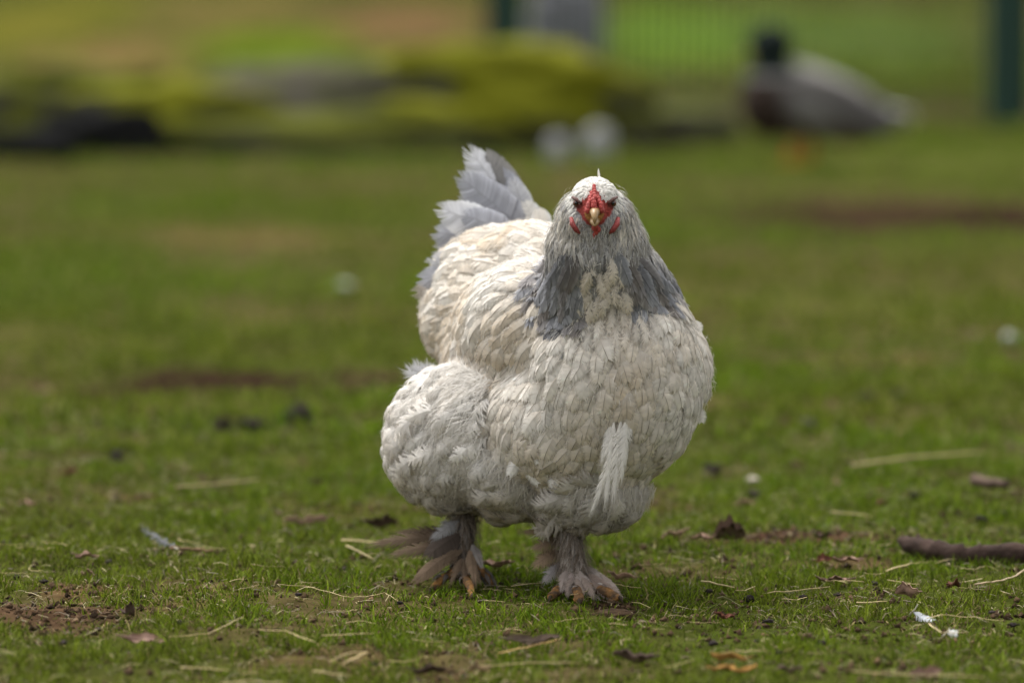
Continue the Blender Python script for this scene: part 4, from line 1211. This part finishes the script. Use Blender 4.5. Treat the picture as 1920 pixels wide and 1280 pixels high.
straw('thick curved dry stem reaching in below the branch', [(1828, 1104), (1870, 1098), (1905, 1082), (1930, 1066)], 7, np.array([.34, .25, .14]))
straw('long pale straw lying beside the white feather', [(1738, 1163), (1770, 1158), (1830, 1160), (1884, 1163)], 3.2, ST * 1.1)
straw('curved straw lying round the small white down tuft', [(1742, 1175), (1765, 1186), (1812, 1186)], 4, ST)
straw('thin pale straw between dirt clods and orange leaves', [(1380, 1222), (1440, 1226)], 3.2, ST)
straw('pale straw along the lower edge beside the mauve leaf', [(1600, 1272), (1690, 1270), (1845, 1276)], 6, ST)
straw('dull straw lying back in the grass left of the hen', [(330, 914), (400, 908), (484, 900)], 9, ST * .75, z=.02)
straw('thin straw lying in grass behind the bare soil strip', [(1560, 960), (1640, 972)], 5, ST * .8, z=.016)
r2 = np.random.default_rng(5)
for i in range(60):                                  # many loose bits of straw nobody would tell apart but by place
    px, py = r2.uniform(20, 1900), 1010 + 265 * r2.random() ** .8
    a = r2.normal(0, .25); l = r2.uniform(12, 34)
    straw('short thin broken bit of straw lying in the short grass', [(px - l * math.cos(a), py - l * .4 * math.sin(a)), (px, py + r2.normal(0, 1.5)), (px + l * math.cos(a), py + l * .4 * math.sin(a))],
          r2.uniform(1.8, 3.2), ST * r2.uniform(.7, 1.15), group='broken bits of straw in the grass', z=.013)
CL = np.array([.030, .026, .026])
for i, (px, py, s) in enumerate([(12, 1030, 16), (82, 1108, 15), (30, 1088, 14), (204, 1062, 12), (645, 1071, 16), (750, 1136, 14), (1405, 1119, 22), (1506, 1119, 16), (1570, 1117, 14), (1420, 1204, 14), (1440, 1166, 20),
                                 (1336, 1207, 16), (1542, 1221, 14), (1780, 1052, 20), (1413, 922, 26), (1640, 1096, 14), (218, 870, 28), (1900, 1176, 18), (1860, 1158, 12), (470, 802, 44), (415, 802, 36), (560, 790, 54),
                                 (1520, 795, 36), (1335, 872, 34), (1625, 742, 30), (1690, 740, 30), (1715, 938, 22), (1460, 1232, 12), (265, 1128, 10), (560, 1130, 10), (700, 1240, 14), (1330, 1110, 12), (120, 1218, 12), (340, 1190, 10), (1840, 970, 22), (1880, 960, 16)]):
    lab = {(560, 790): 'biggest dark clod of dirt, in the grass behind the thigh', (470, 802): 'flat dark clod of dirt, middle one of three in a row', (415, 802): 'dark clod of dirt, farthest from the hen of three in a row',
           (1413, 922): 'dark crumb of dirt right below the pale pebble', (1780, 1052): 'dark crumb of dirt lying right under the fallen branch', (645, 1071): 'dark crumb of dirt lying between straw and lifted foot',
           (750, 1136): 'dark crumb of dirt at the end of the bent straw stalk', (1405, 1119): 'dark crumb of dirt below the rolled leaf, biggest of its row', (12, 1030): 'dark crumb of dirt farthest out beyond the fallen grey feather',
           (218, 870): 'dark crumb of dirt near the bare soil behind the grey feather'}.get((px, py))
    clod(lab or 'small dark crumb of dirt lying in the short grass', px, py, s, CL * r2.uniform(.7, 1.8) * np.array([1.1, 1, .95]), i, 'dark dirt crumbs in the grass', r2.uniform(.35, .8), amp=r2.uniform(1.4, 2.2))
mound = clod('wide brown mound of trodden soil under the planted foot', 1152, 1146, 88, SOIL * .75, 71, None, .26, amp=1.0)
mound.location.z = .002
clod('small pale pebble lying in grass above a dark crumb', 1412, 892, 26, (.55, .48, .40), 72, None, .6, 'pebble', 'pebble')
clod('white blurred pebble lying far back in the open grass', 1893, 645, 26, (.5, .5, .5), 73, None, .7, 'pebble', 'pebble')
clod('faint pale pebble in the grass level with the tail', 645, 540, 30, (.45, .48, .42), 74, None, .5, 'pebble', 'pebble')
# sticks
def stick(label, pts, rads, col, name='branch', cat='branch', knots=()):
    k = [on(px, py, z) for (px, py, z) in pts]; g = k[0].copy()
    P_, Rr = [], []
    for i in range(len(k) - 1):
        for t in np.linspace(0, 1, 7)[:-1]:
            P_.append(k[i] * (1 - t) + k[i + 1] * t - g + rng.normal(0, .0012, 3)); Rr.append((rads[i] * (1 - t) + rads[i + 1] * t) * rng.uniform(.8, 1.2))
    P_.append(k[-1] - g); Rr.append(rads[-1])
    m = MB().tube(P_, Rr, 12, np.asarray(col))
    e = empty(name, tuple(g)); tag(e, label, cat)
    m.build('wood', M_BARK, e)
    for (i, dv, r_) in knots:
        MB().tube([P_[i], P_[i] + np.asarray(dv) * .6, P_[i] + np.asarray(dv)], [r_, r_ * .8, r_ * .3], 8, np.asarray(col) * .9).build('twig_stub', M_BARK, e)
    return e
stick('dark brown fallen branch lying on the grass beyond the bare soil', [(1686, 1016, .016), (1740, 1026, .016), (1800, 1036, .014), (1850, 1036, .014), (1960, 1030, .018), (2080, 1022, .02)], [.006, .014, .0125, .014, .011, .009], (.045, .029, .023), knots=[(4, (.0, .01, .016), .005), (13, (.02, -.01, .008), .004)])
stick('short broken wood chip with a dark end lying in the grass', [(1826, 908, .02), (1888, 916, .02)], [.0075, .006], (.11, .078, .058), 'wood_chip', 'wood chip')
stick('brown broken quill lying in line with the fallen grey feather', [(322, 1038, .016), (362, 1040, .014), (402, 1043, .012)], [.0022, .0026, .0012], (.20, .13, .075), 'twig', 'twig')
# fallen feathers
def fallen(label, a, b, w, col, kd='tail', ti=0, n_=(0, -.6, .8), bend=.5):
    a, b = on(*a), on(*b); g = a.copy()
    f = lambda v: np.array([v], float)
    tp = TPL[kd][ti]; ln = np.linalg.norm(b - a); col = np.asarray(col)
    W, C = place(tp, f(a * 0), f(b - a), f(n_), f(ln), f(w), f(bend * .5), f(bend), f(.3), f(col * .9), f(col), f(np.minimum(col * 1.2, .85)), f((.3, .25, .2)), f(.5), f(1.0), rng)
    e = empty('fallen_feather', tuple(g)); tag(e, label, 'feather')
    obj('vane', make_mesh('vane', W[0], tp['Q'], None, C[0]), M_FEATHER, e)
    d = unit(b - a)
    MB().tube([-d * .012, d * ln * .2, d * ln * .5 + np.array([0, 0, .002])], [.0009, .0008, .0004], 6, (.6, .55, .45)).build('quill', M_STRAW, e)
    return e
fallen('grey-white fallen feather lying on the grass away from the hen', (330, 1040, .016), (270, 1010, .013), .009, (.15, .155, .165), n_=(0, 0, 1), bend=.05)
fallen('small white down feather standing up in the grass by a straw', (1712, 1156, .010), (1730, 1134, .026), .014, (.72, .74, .78), 'down', 2, bend=-.4)
fallen('tiny white down tuft lying inside the curved straw', (1775, 1188, .010), (1787, 1176, .018), .014, (.70, .70, .70), 'down', 3)

for i in range(46):                                  # brown scraps of leaf further back, blurred into spots
    px, py = r2.uniform(10, 1910), 470 + 560 * r2.random()
    if 690 < px < 1340 and py > 280: continue
    leaf('small brown scrap of dead leaf lost in the grass', px, py, r2.uniform(18, 42), r2.uniform(8, 15), r2.uniform(0, 180), (DKB * 1.2, PINK, RUST * 1.2, TAN)[i % 4] * r2.uniform(.7, 1.1),
         r2.uniform(.3, .8), 100 + i, 'leaf scraps lost in the grass', r2.uniform(.1, .6))
